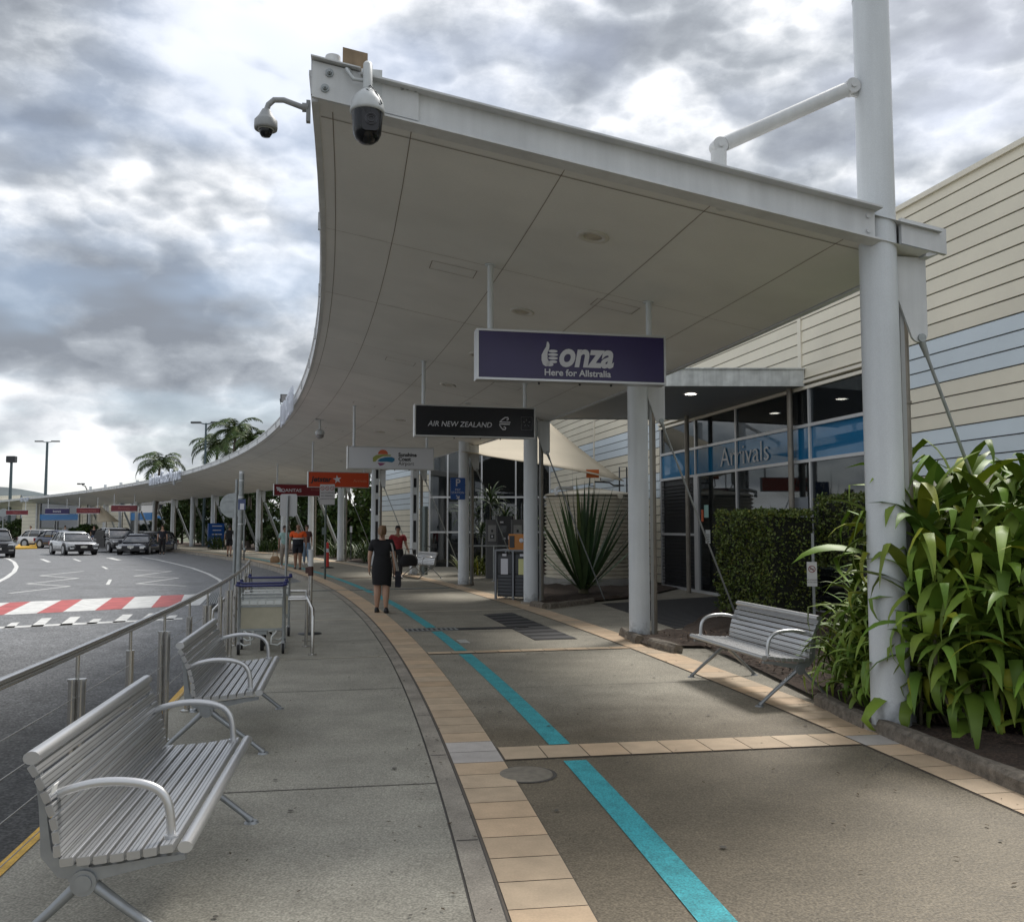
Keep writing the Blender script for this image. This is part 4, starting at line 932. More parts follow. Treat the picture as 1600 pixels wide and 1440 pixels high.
mb = MB(); extr(mb, 4.96, 19, .14, 12, 6.50, 6.60); extr(mb, -14.5, 4.96, .14, 12, 7.48, 7.55); mb.build('roof', mat('roof_sheet', (.45, .46, .46), .5), term)
mb = MB(); extr(mb, -14.5, -14.4, .02, 12, 0, 7.5); extr(mb, 18.9, 19, .14, 12, 0, 6.5); extr(mb, -14.4, 19, 11.9, 12, 0, 6.5); mb.build('wall', m_cream1, term)
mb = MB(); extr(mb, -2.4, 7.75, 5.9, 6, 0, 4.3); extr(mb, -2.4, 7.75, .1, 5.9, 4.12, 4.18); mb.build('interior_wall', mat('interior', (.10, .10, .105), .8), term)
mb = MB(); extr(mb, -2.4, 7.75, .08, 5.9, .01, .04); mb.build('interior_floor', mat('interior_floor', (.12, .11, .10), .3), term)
m_wf = mat('window_frame', (.58, .585, .59), .4, .4)
# glass front, x: -2.3 .. 7.75
m_g = bpy.data.materials.new('facade_glass'); m_g.use_nodes = True; MT['facade_glass'] = m_g
def glassmix(m, tint, tr, rough=.02, f0=.10, f1=.9):
    t = m.node_tree; t.nodes.clear(); L = t.links.new
    o = t.nodes.new('ShaderNodeOutputMaterial'); mi = t.nodes.new('ShaderNodeMixShader'); gl = t.nodes.new('ShaderNodeBsdfGlossy'); gl.inputs['Roughness'].default_value = rough; gl.inputs['Color'].default_value = (.9, .93, .95, 1)
    m2 = t.nodes.new('ShaderNodeMixShader'); tp = t.nodes.new('ShaderNodeBsdfTransparent'); tp.inputs[0].default_value = (.55, .6, .62, 1); df = t.nodes.new('ShaderNodeBsdfDiffuse'); df.inputs[0].default_value = (*tint, 1); m2.inputs[0].default_value = tr
    L(tp.outputs[0], m2.inputs[1]); L(df.outputs[0], m2.inputs[2])
    fr = t.nodes.new('ShaderNodeLayerWeight'); fr.inputs[0].default_value = .35; mr = t.nodes.new('ShaderNodeMapRange'); L(fr.outputs['Fresnel'], mr.inputs[0]); mr.inputs[3].default_value = f0; mr.inputs[4].default_value = f1
    L(mr.outputs[0], mi.inputs[0]); L(m2.outputs[0], mi.inputs[1]); L(gl.outputs[0], mi.inputs[2]); L(mi.outputs[0], o.inputs[0])
glassmix(m_g, (.01, .012, .014), .6, f0=.045, f1=.42)
m_bg = bpy.data.materials.new('blue_glass'); m_bg.use_nodes = True; MT['blue_glass'] = m_bg; glassmix(m_bg, (.012, .13, .27), .95, f0=.05, f1=.42)
xs = [-2.3, -.02, 2.2, 5.28, 7.72]
for i in range(4):
    xa, xb = xs[i] + .03, xs[i + 1] - .03
    for z0, z1, m_ in ((3.53, 4.19, m_g), (2.86, 3.47, m_bg), (.06, 2.80, m_g)):
        if i == 0 and z1 == 2.80: continue
        mb = MB(); extr(mb, xa, xb, .02, .035, z0, z1); w_ = mb.build('window', m_, term)
mb = MB()
for z in (3.47, 2.80): extr(mb, -2.3, 7.75, -.02, .07, z, z + .06)
extr(mb, -2.3, 7.75, -.02, .07, 0, .06)
for x in xs: extr(mb, x - .03, x + .03, -.017, .067, .06, 4.19)
extr(mb, -.10, .14, -.025, .05, .06, 2.80); extr(mb, 2.28, 2.34, 0, .03, 1.2, 1.26)
mb.build('window_frame', m_wf, term)
text('Arrivals', .62, (2.55, -.004, 3.14), mat('frost_letter', (.52, .55, .58), .5), term, ext=.002, sx=1.2, bold=-.006)
mb = MB()                                                    # dark louvres
for k in range(30):
    z = .1 + k * .088
    if abs(z - 1.4) < .05: continue
    mb.box((-1.16, .03, z), (2.2, .07, .012), Matrix.Rotation(0, 4, 'X'))
mb.mi = 1; extr(mb, -2.3, -.06, .08, .1, .06, 2.8); mb.build('louvre', [mat('louvre', (.03, .03, .035), .5), dark], term)
mb = MB(); extr(mb, -2.3, -.05, -.02, .03, 1.36, 1.42); mb.build('louvre_rail', m_wf, term)
# notices on the door glass
for x, z, w_, h, c, lab in ((.62, 1.35, .26, .32, (.6, .62, .6), 'small white notice on the door glass'), (.55, 1.95, .24, .30, (.30, .50, .46), 'pale green notice'), (.32, 1.85, .12, .28, (.6, .12, .04), 'orange notice'), (4.9, 1.9, .5, .5, (.20, .22, .24), 'faint symbol notice')):
    mb = MB(); extr(mb, x - w_ / 2, x + w_ / 2, .008, .014, z - h / 2, z + h / 2); o = mb.build('notice', mat('notice%d' % int(x * 100 + z * 10), c, .6), term); o['label'] = lab
mb = MB()
for k in range(4): extr(mb, .52, .72, .003, .008, 1.24 + .05 * k, 1.255 + .05 * k)
mb.build('notice_print', m_lk, term)
# awning over the arrivals doors
xr = 5.0
q0 = Wp(5.07); aw = [Vector((q0.x, 17.2, 0)), Vector((1.75, 17.2, 0)), Vector((.95, 22.6, 0)), Vector((4.42, 22.6, 0))]
# clip outer side to the canopy gutter
sA = min((abs(P(s / 10, .75).y - 17.2), s / 10) for s in range(60, 200))[1]; sB = min((abs(P(s / 10, .75).y - 22.6), s / 10) for s in range(60, 250))[1]
aw[1] = P(sA, .30); aw[2] = P(sB, .30)
inv = term.matrix_basis.inverted()
mb = MB(); za = 4.27; mb.smooth = False
b = [inv @ (p + Vector((0, 0, za))) for p in aw]; t_ = [p + Vector((0, 0, .06)) for p in b]
mb.add(b + t_, [(0, 1, 2, 3), (4, 5, 6, 7)[::-1], (0, 1, 5, 4), (1, 2, 6, 5), (2, 3, 7, 6), (3, 0, 4, 7)]); mb.build('awning_soffit', mat('awning_soffit', (.30, .31, .32), .5, vary=.06), term)
m_fas = mat('stained_fascia', (.62, .64, .62), .5, vary=.25, vscale=5, streak=.25)
for p, q in ((aw[0], aw[1]), (aw[2], aw[3])):
    mb = MB(); d = (q - p).normalized(); n_ = Vector((d.y, -d.x, 0)) * -1; c = [p, q, q + n_ * .06, p + n_ * .06]
    lo = [inv @ (v + Vector((0, 0, za - .02))) for v in c]; hi = [inv @ (v + Vector((0, 0, za + .30))) for v in c]
    mb.add(lo + hi, [(0, 3, 2, 1), (4, 5, 6, 7), (0, 1, 5, 4), (1, 2, 6, 5), (2, 3, 7, 6), (3, 0, 4, 7)])
    c = [p, q, q + n_ * .10, p + n_ * .10]; lo = [inv @ (v + Vector((0, 0, za + .302))) for v in c]; hi = [inv @ (v + Vector((0, 0, za + .325))) for v in c]
    mb.add(lo + hi, [(0, 3, 2, 1), (4, 5, 6, 7), (0, 1, 5, 4), (1, 2, 6, 5), (2, 3, 7, 6), (3, 0, 4, 7)]); mb.build('awning_fascia', m_fas, term)

mb = MB(); b = [inv @ (p + Vector((0, 0, za + .28))) for p in aw]; mb.add(b, [(0, 1, 2, 3)]); mb.build('awning_roof', MT['roof_sheet'], term)
m_lamp = mat('downlight_lamp', (.9, .88, .8), .4, emis=(1, .93, .8, 6))
for k, (px, d) in enumerate(((1079, 18.3), (1022, 20.8))):
    p = D(px, 615, d); p.z = za - .002; mb = MB(); mb.lathe([(0, -.004), (.11, -.004)][::-1], 20, Matrix.Translation(inv @ p)); mb.build('lamp', m_lamp, term)
for px, d in ((1238, 17.55), (1075, 22.0)):
    p = D(px, 822, d); p.z = 0; q = inv @ p; mb = MB(); mb.cyl(q, q + Vector((0, 0, za)), .055, n=16); mb.build('awning_post', MT['downpipe'], term)
# far glazed wing, facing the walkway
w2 = empty('terminal_wing', (-3.3, 36, 0), 0, 'recessed terminal wing with dark glass and horizontal white frames behind the bench', 'building')
boards(w2, -.45, .0, 0, 7.5, (3.0, 4.0), y=0.); 
mb = MB(); extr(mb, 0, 5.4, .02, .05, 0, 7.5); mb.build('window', m_g, w2)
mb = MB()
for z in (1.36, 2.74, 5.2): extr(mb, 0, 5.4, -.02, .02, z - .035, z + .035)
for x in (.04, .75, 2.1, 3.45, 4.8): extr(mb, x - .03, x + .03, -.017, .018, 0, 7.5)
mb.build('window_frame', m_wf, w2)
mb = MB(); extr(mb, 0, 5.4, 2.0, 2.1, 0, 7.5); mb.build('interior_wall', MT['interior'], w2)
w3 = empty('terminal_wing', (-3.78, 36.02, 0), math.atan2(.93, -.368) + math.pi, 'narrow cream weatherboard wall running back behind the man in red', 'building')
o = boards(w3, -7.3, 0, 0, 7.5, (3.0, 4.1), y=0.0)
mb = MB(); extr(mb, -7.3, -7.2, .14, 8, 0, 7.5); mb.build('end_wall', m_cream1, w3)
# ---- far terminal front behind the far columns
def far_block(name, px0, px1, d0, d1, zt, lab, feats, cat='building'):
    a = D(px0, 822, d0); b = D(px1, 822, d1); a.z = b.z = 0; dx = b - a; L = dx.length
    r = empty(name, a, math.atan2(dx.y, dx.x), lab, cat)
    boards(r, 0, L, 0, zt, None, pitch=.45)
    for kind, u0, u1, z0, z1 in feats:
        mb = MB(); dp = {'g': .08, 'b': .14, 'f': .20, 't': .24}[kind]; mb.box(((u0 + u1) / 2 * L, -dp / 2, (z0 + z1) / 2), ((u1 - u0) * L, dp, z1 - z0))
        mb.build({'g': 'window', 'b': 'blue_band', 'f': 'window_frame', 't': 'trim'}[kind], {'g': glassd, 'b': mat('band_blue', (.02, .20, .52), .45), 'f': m_wf, 't': white}[kind], r)
    return r
far_block('terminal_wing', 34, 128, 112, 104, 5.2, 'far cream terminal front with a blue band and dark doors, behind the small purple sign', [('g', .31, .97, 0, 4.9), ('b', .33, .96, 2.3, 3.0), ('f', .33, .335, 0, 4.9), ('f', .58, .585, 0, 2.2), ('f', .62, .625, 0, 2.2), ('f', .96, .965, 0, 4.9), ('t', .27, .29, 0, 5)])
far_block('terminal_wing', 129, 204, 103, 97, 5.2, 'far pale weatherboard terminal wall behind the shade sail', [])
far_block('terminal_wing', 205, 275, 95, 87, 5.0, 'far dark glass terminal front with a bright blue band, left of the palms', [('g', .0, 1, 0, 4.8), ('b', .02, .5, 2.2, 2.95), ('f', .0, 1, 1.0, 1.08), ('f', .0, .02, 0, 4.8), ('b', .55, .98, 2.2, 2.6)])
far_block('small_building', -60, 30, 140, 130, 6.0, 'small white building at the far left beyond the canopy end', [('g', .6, .95, 2, 3.6), ('g', .3, .5, 2, 3.6)])

# ---- shade sails
def sail(name, pts, lab, th=.012, sag=.35):
    mb = MB(); n = 14; A, B, Cc, Dd = [Vector(p) for p in pts]; g_ = []
    for i in range(n + 1):
        for j in range(n + 1):
            u, v = i / n, j / n; uu = u + sag * .45 * (v * (1 - v)) * (1 - 2 * u); vv = v + sag * .45 * (u * (1 - u)) * (1 - 2 * v)
            g_.append(A * (1 - uu) * (1 - vv) + B * uu * (1 - vv) + Cc * uu * vv + Dd * (1 - uu) * vv)
    mb.smooth = True; mb.add(g_, [(i * (n + 1) + j, (i + 1) * (n + 1) + j, (i + 1) * (n + 1) + j + 1, i * (n + 1) + j + 1) for i in range(n) for j in range(n)])
    o = mb.build(name, mat('sail_cloth', (.42, .365, .27), .8, vary=.06, vscale=1)); md = o.modifiers.new('s', 'SOLIDIFY'); md.thickness = th
    return tag(o, lab, 'shade sail')
sail('shade_sail', [D(975, 752, 24.5), D(722, 706, 23.5), D(690, 700, 30), D(835, 636, 31)], 'cream shade sail stretched between the columns and the terminal wall')
sail('shade_sail', [D(187, 815, 80), D(152, 816, 80), D(150, 790, 83), D(156, 789, 78)], 'small far shade sail between two dark red signs', sag=.2)
# ---- rainwater tank
p = D(922, 822, 25.0); p.z = 0
m_tank = mat('tank', (.62, .57, .46), .5, .0, vary=.12, vscale=3)
def tank(x, y, rad, zt, lab):
    r = empty('water_tank', (x, y, 0), 0, lab, 'water tank', 'corrugated rainwater tanks'); mb = MB(); pr = []; k = 0; z = .22
    while z < zt: pr.append((rad + (.040 if k % 4 in (1,) else -.040 if k % 4 == 3 else 0), z)); z += .0262; k += 1
    mb.lathe(pr, 72); mb.build('body', m_tank, r)
    mb = MB(); mb.lathe([(rad + .03, zt), (rad + .03, zt + .03), (rad - .05, zt + .07), (0, zt + .25)], 48); mb.build('lid', m_tank, r)
    mb = MB(); mb.lathe([(rad + .1, 0), (rad + .1, .22), (0, .22)], 40); mb.build('plinth', mat('plinth', (.30, .29, .27), .8, vary=.2), r); return r
r = tank(p.x, p.y, 1.22, 2.42, 'large corrugated beige rainwater tank behind the spiky plant')
mb = MB(); mb.tube([(-.95, -.9, 2.42), (-1.0, -.85, 2.55), (-.9, -.6, 2.62), (-.5, -.3, 2.62)], .05, 10); mb.build('inlet_pipe', white, r)
mb = MB(); mb.cyl((.70, -1.05, 2.38), (.70, -1.16, 2.38), .07, n=14); mb.build('overflow_pipe', m_tank, r)
mb = MB(); mb.box((.05, -.3, 3.02), (.34, .12, .22)); mb.build('float_gauge', mat('orange_box', (.55, .13, .02), .5), r)
mb = MB(); mb.tube([(-.02, -.3, 2.92), (-.03, -.3, 2.7), (.1, -.3, 2.68)], .015, 6); mb.tube([(.1, -.3, 2.8), (.5, -.3, 2.78), (.62, -.3, 2.7), (.9, -.3, 2.7)], .022, 8); mb.tube([(.78, -.3, 2.45), (.78, -.3, 3.2), (.98, -.3, 3.2), (.98, -.3, 2.45)], .02, 8); mb.build('pipework', mat('pipe_dark', (.08, .08, .085), .5, .3), r)
# bullet camera on the wall
q = Wp(-6.2, -.05, 3.0); r = empty('wall_camera', q, 0, 'small grey bullet camera on the cream wall above the tank', 'security camera')
mb = MB(); mb.cyl((0, 0, 0), (-.12, -.02, 0), .03); mb.build('bracket', camwhite, r); mb = MB(); mb.rbox((-.22, -.02, .05), (.34, .11, .11), .03, axis='X'); mb.build('housing', camwhite, r)
mb = MB(); mb.box((-.40, -.02, .05), (.02, .09, .09)); mb.build('lens', m_lensb, r)

# ---- litter bins, pay machines, rail
m_bing = mat('bin_slat', (.075, .08, .09), .5, vary=.1); m_binf = mat('bin_frame', (.20, .21, .225), .45, .5)
r = empty('litter_bin', G(802, 937), -.42, 'double grey slatted litter bin at the foot of the third column', 'litter bin')
for k, cx in enumerate((-.21, .21)):
    mb = MB(); mb.box((cx, .28, .53), (.36, .5, .94)); o = mb.build('body', dark, r)
    mb = MB()
    for z in [x * .075 + .13 for x in range(6)]: mb.box((cx, .015, z), (.33, .03, .052))
    mb.build('slat', m_bing, r); mb = MB(); mb.box((cx, .02, .77), (.33, .03, .40)); mb.build('door', mat('bin_door', (.05, .053, .06), .5), r)
    mb = MB(); mb.box((cx, -.001, .72), (.17, .008, .34)); mb.build('notice', m_lw if k == 0 else mat('notice_yellow', (.60, .60, .28), .5), r)
    mb = MB(); mb.box((cx, -.004, .97), (.10, .008, .05)); mb.build('slot', m_lw, r)
mb = MB()
for x in (-.42, 0, .42): mb.box((x, .0, .53), (.045, .045, 1.06))
for x in (-.42, .42): mb.box((x, .55, .53), (.045, .045, 1.06))
mb.box((0, .28, 1.07), (.90, .62, .03)); mb.build('frame', m_binf, r)
mb = MB()
for k in range(12): mb.box((.425, .28, .12 + .078 * k), (.02, .5, .055))
mb.build('slat', m_bing, r)
r = empty('dispenser_box', G(802, 937) + Vector((.13, .25, 1.085)), -.42, 'orange battery collection box standing on the litter bin', 'collection box')
mb = MB(); mb.rbox((0, .1, .17), (.44, .4, .34), .03); mb.build('body', mat('orange_box2', (.50, .19, .03), .45), r)
mb = MB(); mb.box((-.13, -.103, .17), (.12, .01, .26)); mb.build('slot', dark, r); mb = MB(); mb.lathe([(.05, 0), (.05, .01), (.03, .011), (0, .011)], 16, Matrix.Translation((.1, -.10, .2)) @ Matrix.Rotation(math.pi / 2, 4, 'X')); mb.build('emblem', m_lw, r)
def paym(px, yb_, lab, grp='pay machines beneath the shade sail'):
    r = empty('pay_machine', G(px, yb_), -.1, lab, 'pay machine', grp)
    mb = MB(); mb.rbox((0, .2, .90), (.42, .4, 1.80), .03); mb.build('cabinet', mat('machine_grey', (.10, .10, .10), .5, .2), r)
    mb = MB(); mb.box((0, -.005, 1.38), (.25, .02, .5)); mb.build('panel', mat('machine_panel', (.26, .26, .25), .4), r)
    mb = MB(); mb.box((0, -.02, 1.45), (.06, .02, .08)); mb.box((0, -.02, 1.28), (.12, .02, .13)); mb.build('slot', dark, r)
    mb = MB(); mb.box((0, -.025, 1.28), (.05, .012, .07)); mb.build('label_plate', m_lw, r); return r
paym(769, 903, 'grey pay machine left of the dark ticket screen')
paym(809, 905, 'grey pay machine right of the dark ticket screen, over the orange box')
r = empty('ticket_machine', G(789, 904), -.1, 'dark ticket screen standing between two grey pay machines', 'pay machine'); mb = MB(); mb.rbox((0, .2, .95), (.52, .4, 1.9), .03); mb.build('cabinet', blackp, r)
mb = MB(); mb.box((-.08, -.005, 1.5), (.26, .02, .22)); mb.build('screen', mat('dim_screen', (.03, .035, .04), .1), r); mb = MB(); mb.box((.13, -.005, 1.25), (.08, .02, .10)); mb.box((-.02, -.005, 1.22), (.08, .02, .06)); mb.box((-.1, -.005, 1.72), (.1, .02, .05)); mb.build('label_plate', m_lw, r)
r = empty('guard_rail', G(726, 907), .0, 'grey tubular guard rail before the pay machines', 'railing'); q = r.location
a = Vector((0, 0, 1.02)); b = (D(800, 857, q.y - .3) - q); b.z = 1.02; mb = MB(); mb.tube([a, b], .025, 10); mb.build('top_rail', galv, r); mb = MB(); c = a.lerp(b, .62); c.z = 0; mb.cyl(c, c + Vector((0, 0, 1.02)), .025); mb.cyl(c, c + Vector((0, 0, .02)), .07); mb.build('post', galv, r); mb = MB(); mb.cyl((0, 0, 0), (0, 0, 1.02), .025); mb.build('post', galv, r)
# tall post with signal light near far bench
p = G(655, 899); r = empty('lamp_post', (p.x, p.y + .5, 0), 0, 'glossy grey post with a small floodlight at the end of the far bench', 'post')
mb = MB(); mb.cyl((.12, 0, 0), (.12, 0, 2.25), .11, n=18); mb.build('post', mat('glossy_grey', (.16, .19, .19), .25, .6), r)
mb = MB(); mb.tube([(.12, -.1, .95), (.35, -.12, .92), (.42, -.12, .95)], .02, 8); mb.rbox((.46, -.12, .95), (.12, .12, .14), .03); mb.build('lamp_head', dark, r)
# striped totem beside the fourth column (gap plates on the wall column)
for px, d, lab in ((588.5, 35.0, 'white slotted steel post right of the sixth canopy column'), (648, 30.0, 'white slotted steel post right of the fifth canopy column')):
    p = D(px, 822, d); r = empty('slotted_post', (p.x, p.y, 0), .15, lab, 'post', 'slotted white posts'); 
    mb = MB()
    for x in (-.065, .065): mb.box((x, 0, 1.95), (.03, .12, 3.9))
    for z in (.12, .95, 1.9, 2.75, 3.3): mb.box((0, 0, z), (.10, .10, .24))
    mb.build('frame', colw, r); mb = MB(); mb.box((0, .04, 1.95), (.099, .02, 3.8)); mb.build('backing', dark, r)
# no-smoking sign
p = D(1267, 822, 12.8); r = empty('no_smoking_sign', (p.x, p.y, 0), -.25, 'white no smoking sign on a thin post between the two hedges', 'sign')
mb = MB(); mb.box((0, 0, .93), (.135, .008, .34)); mb.build('panel', mat('sign_panel_white', (.62, .62, .60), .5), r); mb = MB(); mb.box((.02, .03, .75), (.035, .035, 1.5)); mb.build('post', galv, r)
mb = MB(); c = Vector((0, -.006, 1.0)); n = 28
for i in range(n):
    a, b = 2 * math.pi * i / n, 2 * math.pi * (i + 1) / n; mb.add([c + Vector((q * math.cos(t), 0, q * math.sin(t))) for q, t in ((.038, a), (.048, a), (.048, b), (.038, b))], [(0, 1, 2, 3)])
mb.add([c + Vector(v) for v in ((-.034, -.001, .026), (-.026, -.001, .034), (.034, -.001, -.026), (.026, -.001, -.034))], [(0, 1, 2, 3)]); mb.build('ring', mat('ring_red', (.22, .03, .03), .5), r)
mb = MB(); mb.box((0, -.0055, 1.0), (.05, .002, .010)); mb.build('cigarette', m_lk, r)
text('NO SMOKING', .022, (0, -.006, .85), m_lk, r, ext=.0005); text('IN THIS AREA', .020, (0, -.006, .815), m_lk, r, ext=.0005)

# ------------------------------------------------------------------ vegetation
rnd = random.Random(11)
def leafmat(name, col, rough=.5, sss=.0, var=.25):
    m = mat(name, col, rough, vary=.15, vscale=6, tint=True)
    b = m.node_tree.nodes['Principled BSDF']; b.inputs['Specular IOR Level'].default_value = .28
    return m
lf_broad = leafmat('leaf_broad', (.15, .235, .035), .5)
lf_hedge = leafmat('leaf_hedge', (.10, .135, .03), .45)
lf_dark = leafmat('leaf_dark', (.035, .065, .015), .5)
lf_palm = leafmat('leaf_palm', (.045, .075, .02), .5)
lf_spike = leafmat('leaf_spike', (.055, .10, .04), .45)
lf_light = leafmat('leaf_light', (.12, .15, .02), .5)
m_bark = mat('bark', (.12, .10, .08), .9, vary=.3, vscale=9, bump=.5, bscale=30)
m_stem = mat('plant_stem', (.10, .09, .05), .8, vary=.3, vscale=12)
def strap(mb, base, dirh, length, width, lift, droop, tip=.0, fold=.25, seg=8, col=1.0, twist=0.0, kink=None):
    """arching strap leaf: dirh horizontal heading, lift initial elevation (rad), droop total bend"""
    p = Vector(base); el_ = lift; side = Vector((-math.sin(dirh), math.cos(dirh), 0)); rows = []
    for i in range(seg + 1):
        t = i / seg; wv = width * min(1, .38 + 1.7 * t) * max(.01, 1 - t ** 2.4)
        d = Vector((math.cos(dirh) * math.cos(el_), math.sin(dirh) * math.cos(el_), math.sin(el_)))
        nrm = side.cross(d).normalized(); sd = (side * math.cos(twist * t) + nrm * math.sin(twist * t))
        rows.append((p - sd * wv / 2 + nrm * wv * fold * .5, p.copy(), p + sd * wv / 2 + nrm * wv * fold * .5))
        p = p + d * length / seg
        el_ -= droop / seg * (.4 + 1.2 * t)
        if kink and abs(t - kink) < .5 / seg: el_ -= 1.1
    vs = [q for r_ in rows for q in r_]; fs = []
    for i in range(seg): fs += [(3 * i, 3 * i + 1, 3 * i + 4, 3 * i + 3), (3 * i + 1, 3 * i + 2, 3 * i + 5, 3 * i + 4)]
    mb.ti = col; mb.smooth = True; mb.add(vs, fs); mb.smooth = False
def lc(lo=.7, hi=1.25, yel=.08):
    v = rnd.uniform(lo, hi)
    if rnd.random() < yel: return (v * 1.9, v * 1.35, v * .9)
    return (v * rnd.uniform(.85, 1.2), v, v * rnd.uniform(.8, 1.1))
def cordyline(name, spots, lab, cat='plant', lf=None, W=.085, LN=(.5, .75), per=26):
    c = sum((Vector(s[:3]) for s in spots), Vector()) / len(spots); c.z = 0
    r = empty(name, c, 0, lab, cat)
    mb = MB(); st = MB()
    for x, y, z, sc_, hd in spots:
        p = Vector((x, y, z)); st.tube([Vector((x + rnd.uniform(-.1, .1) - math.cos(hd) * .12, y - math.sin(hd) * .12, 0)), Vector((x, y, z * .5)), p], .016, 6)
        for k in range(int(per)):
            h = k * 2.4 + rnd.uniform(-.3, .3); t = k / per; l = rnd.uniform(*LN) * sc_
            strap(mb, p - Vector((0, 0, .22 * t * sc_)), h, l, W * sc_ * rnd.uniform(.8, 1.2), 1.35 - 1.15 * t + rnd.uniform(-.15, .15), rnd.uniform(1.0, 2.6) + .5 * t, col=lc(.6, 1.35, .06), twist=rnd.uniform(-.8, .8), kink=rnd.choice([None, None, .35, .5, .6]))
    mb.build('foliage', lf or lf_broad, r, True); st.build('stem', m_stem, r, True)
    return r
# big broad-leaved clump right of the mast (several stems of one planting)
def Dz(px, d, z): q = D(px, 822, d); return (q.x, q.y, z)
sp = []
for px, d, z in ((1440, 7.4, 1.95), (1500, 7.7, 2.12), (1560, 7.5, 2.0), (1620, 7.4, 2.1), (1680, 7.2, 1.9), (1470, 8.2, 1.9), (1540, 8.6, 2.0), (1610, 8.4, 2.05),
                 (1400, 7.7, 1.75), (1430, 7.2, 1.45), (1500, 7.1, 1.6), (1570, 6.9, 1.55), (1640, 6.8, 1.6), (1455, 6.95, 1.1), (1530, 6.9, 1.15), (1600, 6.7, 1.1), (1670, 6.6, 1.2),
                 (1480, 7.3, .75), (1560, 7.0, .75), (1640, 6.9, .8), (1440, 7.6, .9), (1430, 7.4, .62), (1500, 7.15, .5), (1530, 7.6, .6), (1590, 7.3, .55), (1620, 6.8, .5), (1465, 7.9, 1.35), (1550, 7.9, 1.4), (1620, 7.6, 1.3), (1400, 7.95, 1.2), (1450, 7.25, .7), (1510, 7.0, .75), (1590, 6.8, .8), (1430, 7.6, .65), (1490, 7.6, .6), (1560, 7.5, .6)):
    sp.append(Dz(px, d, (z - .1) * .90 - .02) + (rnd.uniform(.95, 1.15), rnd.uniform(0, 6)))
cordyline('broad_leaf_plant', sp, 'large clump of broad strappy green leaves behind and right of the nearest mast', W=.118, LN=(.55, .95), per=30)
sp = []
for px, d, z in ((1345, 8.4, .72), (1325, 8.6, .60), (1375, 8.1, .85), (1350, 8.0, .5), (1385, 7.9, .62), (1400, 8.4, 1.0), (1370, 8.6, .55), (1335, 8.3, .5), (1360, 8.2, .8), (1395, 8.0, .95), (1330, 8.1, .38), (1305, 8.8, .32), (1345, 8.7, .75), (1375, 7.75, .42), (1360, 7.8, .3)):
    sp.append(Dz(px, d, z) + (rnd.uniform(.8, 1.0), rnd.uniform(0, 6)))
cordyline('strappy_plant', sp, 'lower strappy plant spilling over the right end of the bench, left of the mast', W=.075, LN=(.5, .8), per=30)
# hedges
def hedge(x0, x1, y0, y1, z0, z1, lab, n=5200, name='hedge'):
    c = Wp((x0 + x1) / 2, 0); r = empty(name, Wp((x0 + x1) / 2, (y0 + y1) / 2), WA, lab, 'hedge'); hx = (x1 - x0) / 2; hy = (y1 - y0) / 2
    mb = MB(); mb.box((0, 0, (z0 + z1) / 2), (hx * 2 - .16, hy * 2 - .16, z1 - z0 - .16)); mb.build('shade_core', mat('hedge_inner', (.012, .014, .008), .9), r)  # solid filler box, the hedge's inner shade put into its near-black colour
    mb = MB()
    for _ in range(n):
        x, y, z = rnd.uniform(-hx, hx), rnd.uniform(-hy, hy), rnd.uniform(z0, z1)
        f = rnd.random()
        if f < .45: y = -hy * (1 + .0)
        elif f < .62: x = rnd.choice((-hx, hx))
        elif f < .90: z = z1
        p = Vector((x, y, z)); q = p * 1.0; nn_ = .07 * noise.noise(p * 4) + .05 * noise.noise(p * 9)
        p += Vector((x / hx * nn_, y / hy * nn_, nn_ * (1 if z > z1 - .1 else 0))) + Vector([rnd.uniform(-.045, .045) for _ in range(3)])
        a = rnd.uniform(.022, .038); u = Vector([rnd.gauss(0, 1) for _ in range(3)]).normalized(); v = u.cross(Vector([rnd.gauss(0, 1) for _ in range(3)])).normalized()
        mb.ti = lc(.5, 1.5, .03); mb.add([p - u * a, p - v * a * .5, p + u * a, p + v * a * .5], [(0, 1, 2, 3)])
    mb.build('foliage', lf_hedge, r); mb = MB()
    for k in range(5): xx = -hx + .25 + k * (2 * hx - .5) / 4; mb.tube([(xx, 0, 0), (xx + .05, .03, .4), (xx - .05, 0, .8)], .02, 6)
    mb.build('trunk', m_bark, r)
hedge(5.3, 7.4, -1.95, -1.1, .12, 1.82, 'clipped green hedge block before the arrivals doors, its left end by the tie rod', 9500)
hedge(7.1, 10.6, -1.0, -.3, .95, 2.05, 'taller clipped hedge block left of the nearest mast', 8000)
# spiky plant
r = empty('spiky_plant', G(912, 931), 0, 'big spiky plant with upright sword leaves in the bed before the water tank', 'plant'); mb = MB()
for k in range(46):
    t = k / 46; h = k * 2.39996; up = 1.54 - .95 * t ** 1.3; l = rnd.uniform(2.2, 2.7) * (1 - .10 * t)
    if k in (40, 43, 38): l *= 1.0
    strap(mb, (.05 * math.cos(h), .05 * math.sin(h), .12), h, l, .125, up, rnd.uniform(-.02, .12), seg=7, fold=.4, col=lc(.6, 1.3, .02))
strap(mb, (0, 0, .1), math.pi, 2.95, .07, 1.45, -.12, seg=7, fold=.4, col=.45)
for k in range(14): h = rnd.uniform(0, 6.28); strap(mb, (0, 0, .15), h, rnd.uniform(.5, .9), .07, .5, 1.3, seg=5, col=(1.2, .9, .6))
mb.build('foliage', lf_spike, r); mb = MB(); mb.cyl((0, 0, 0), (0, 0, .35), .13, .08); mb.build('stem', m_stem, r)
for px, y_, s_, lab in ((1350, 985, .5, ''),): pass
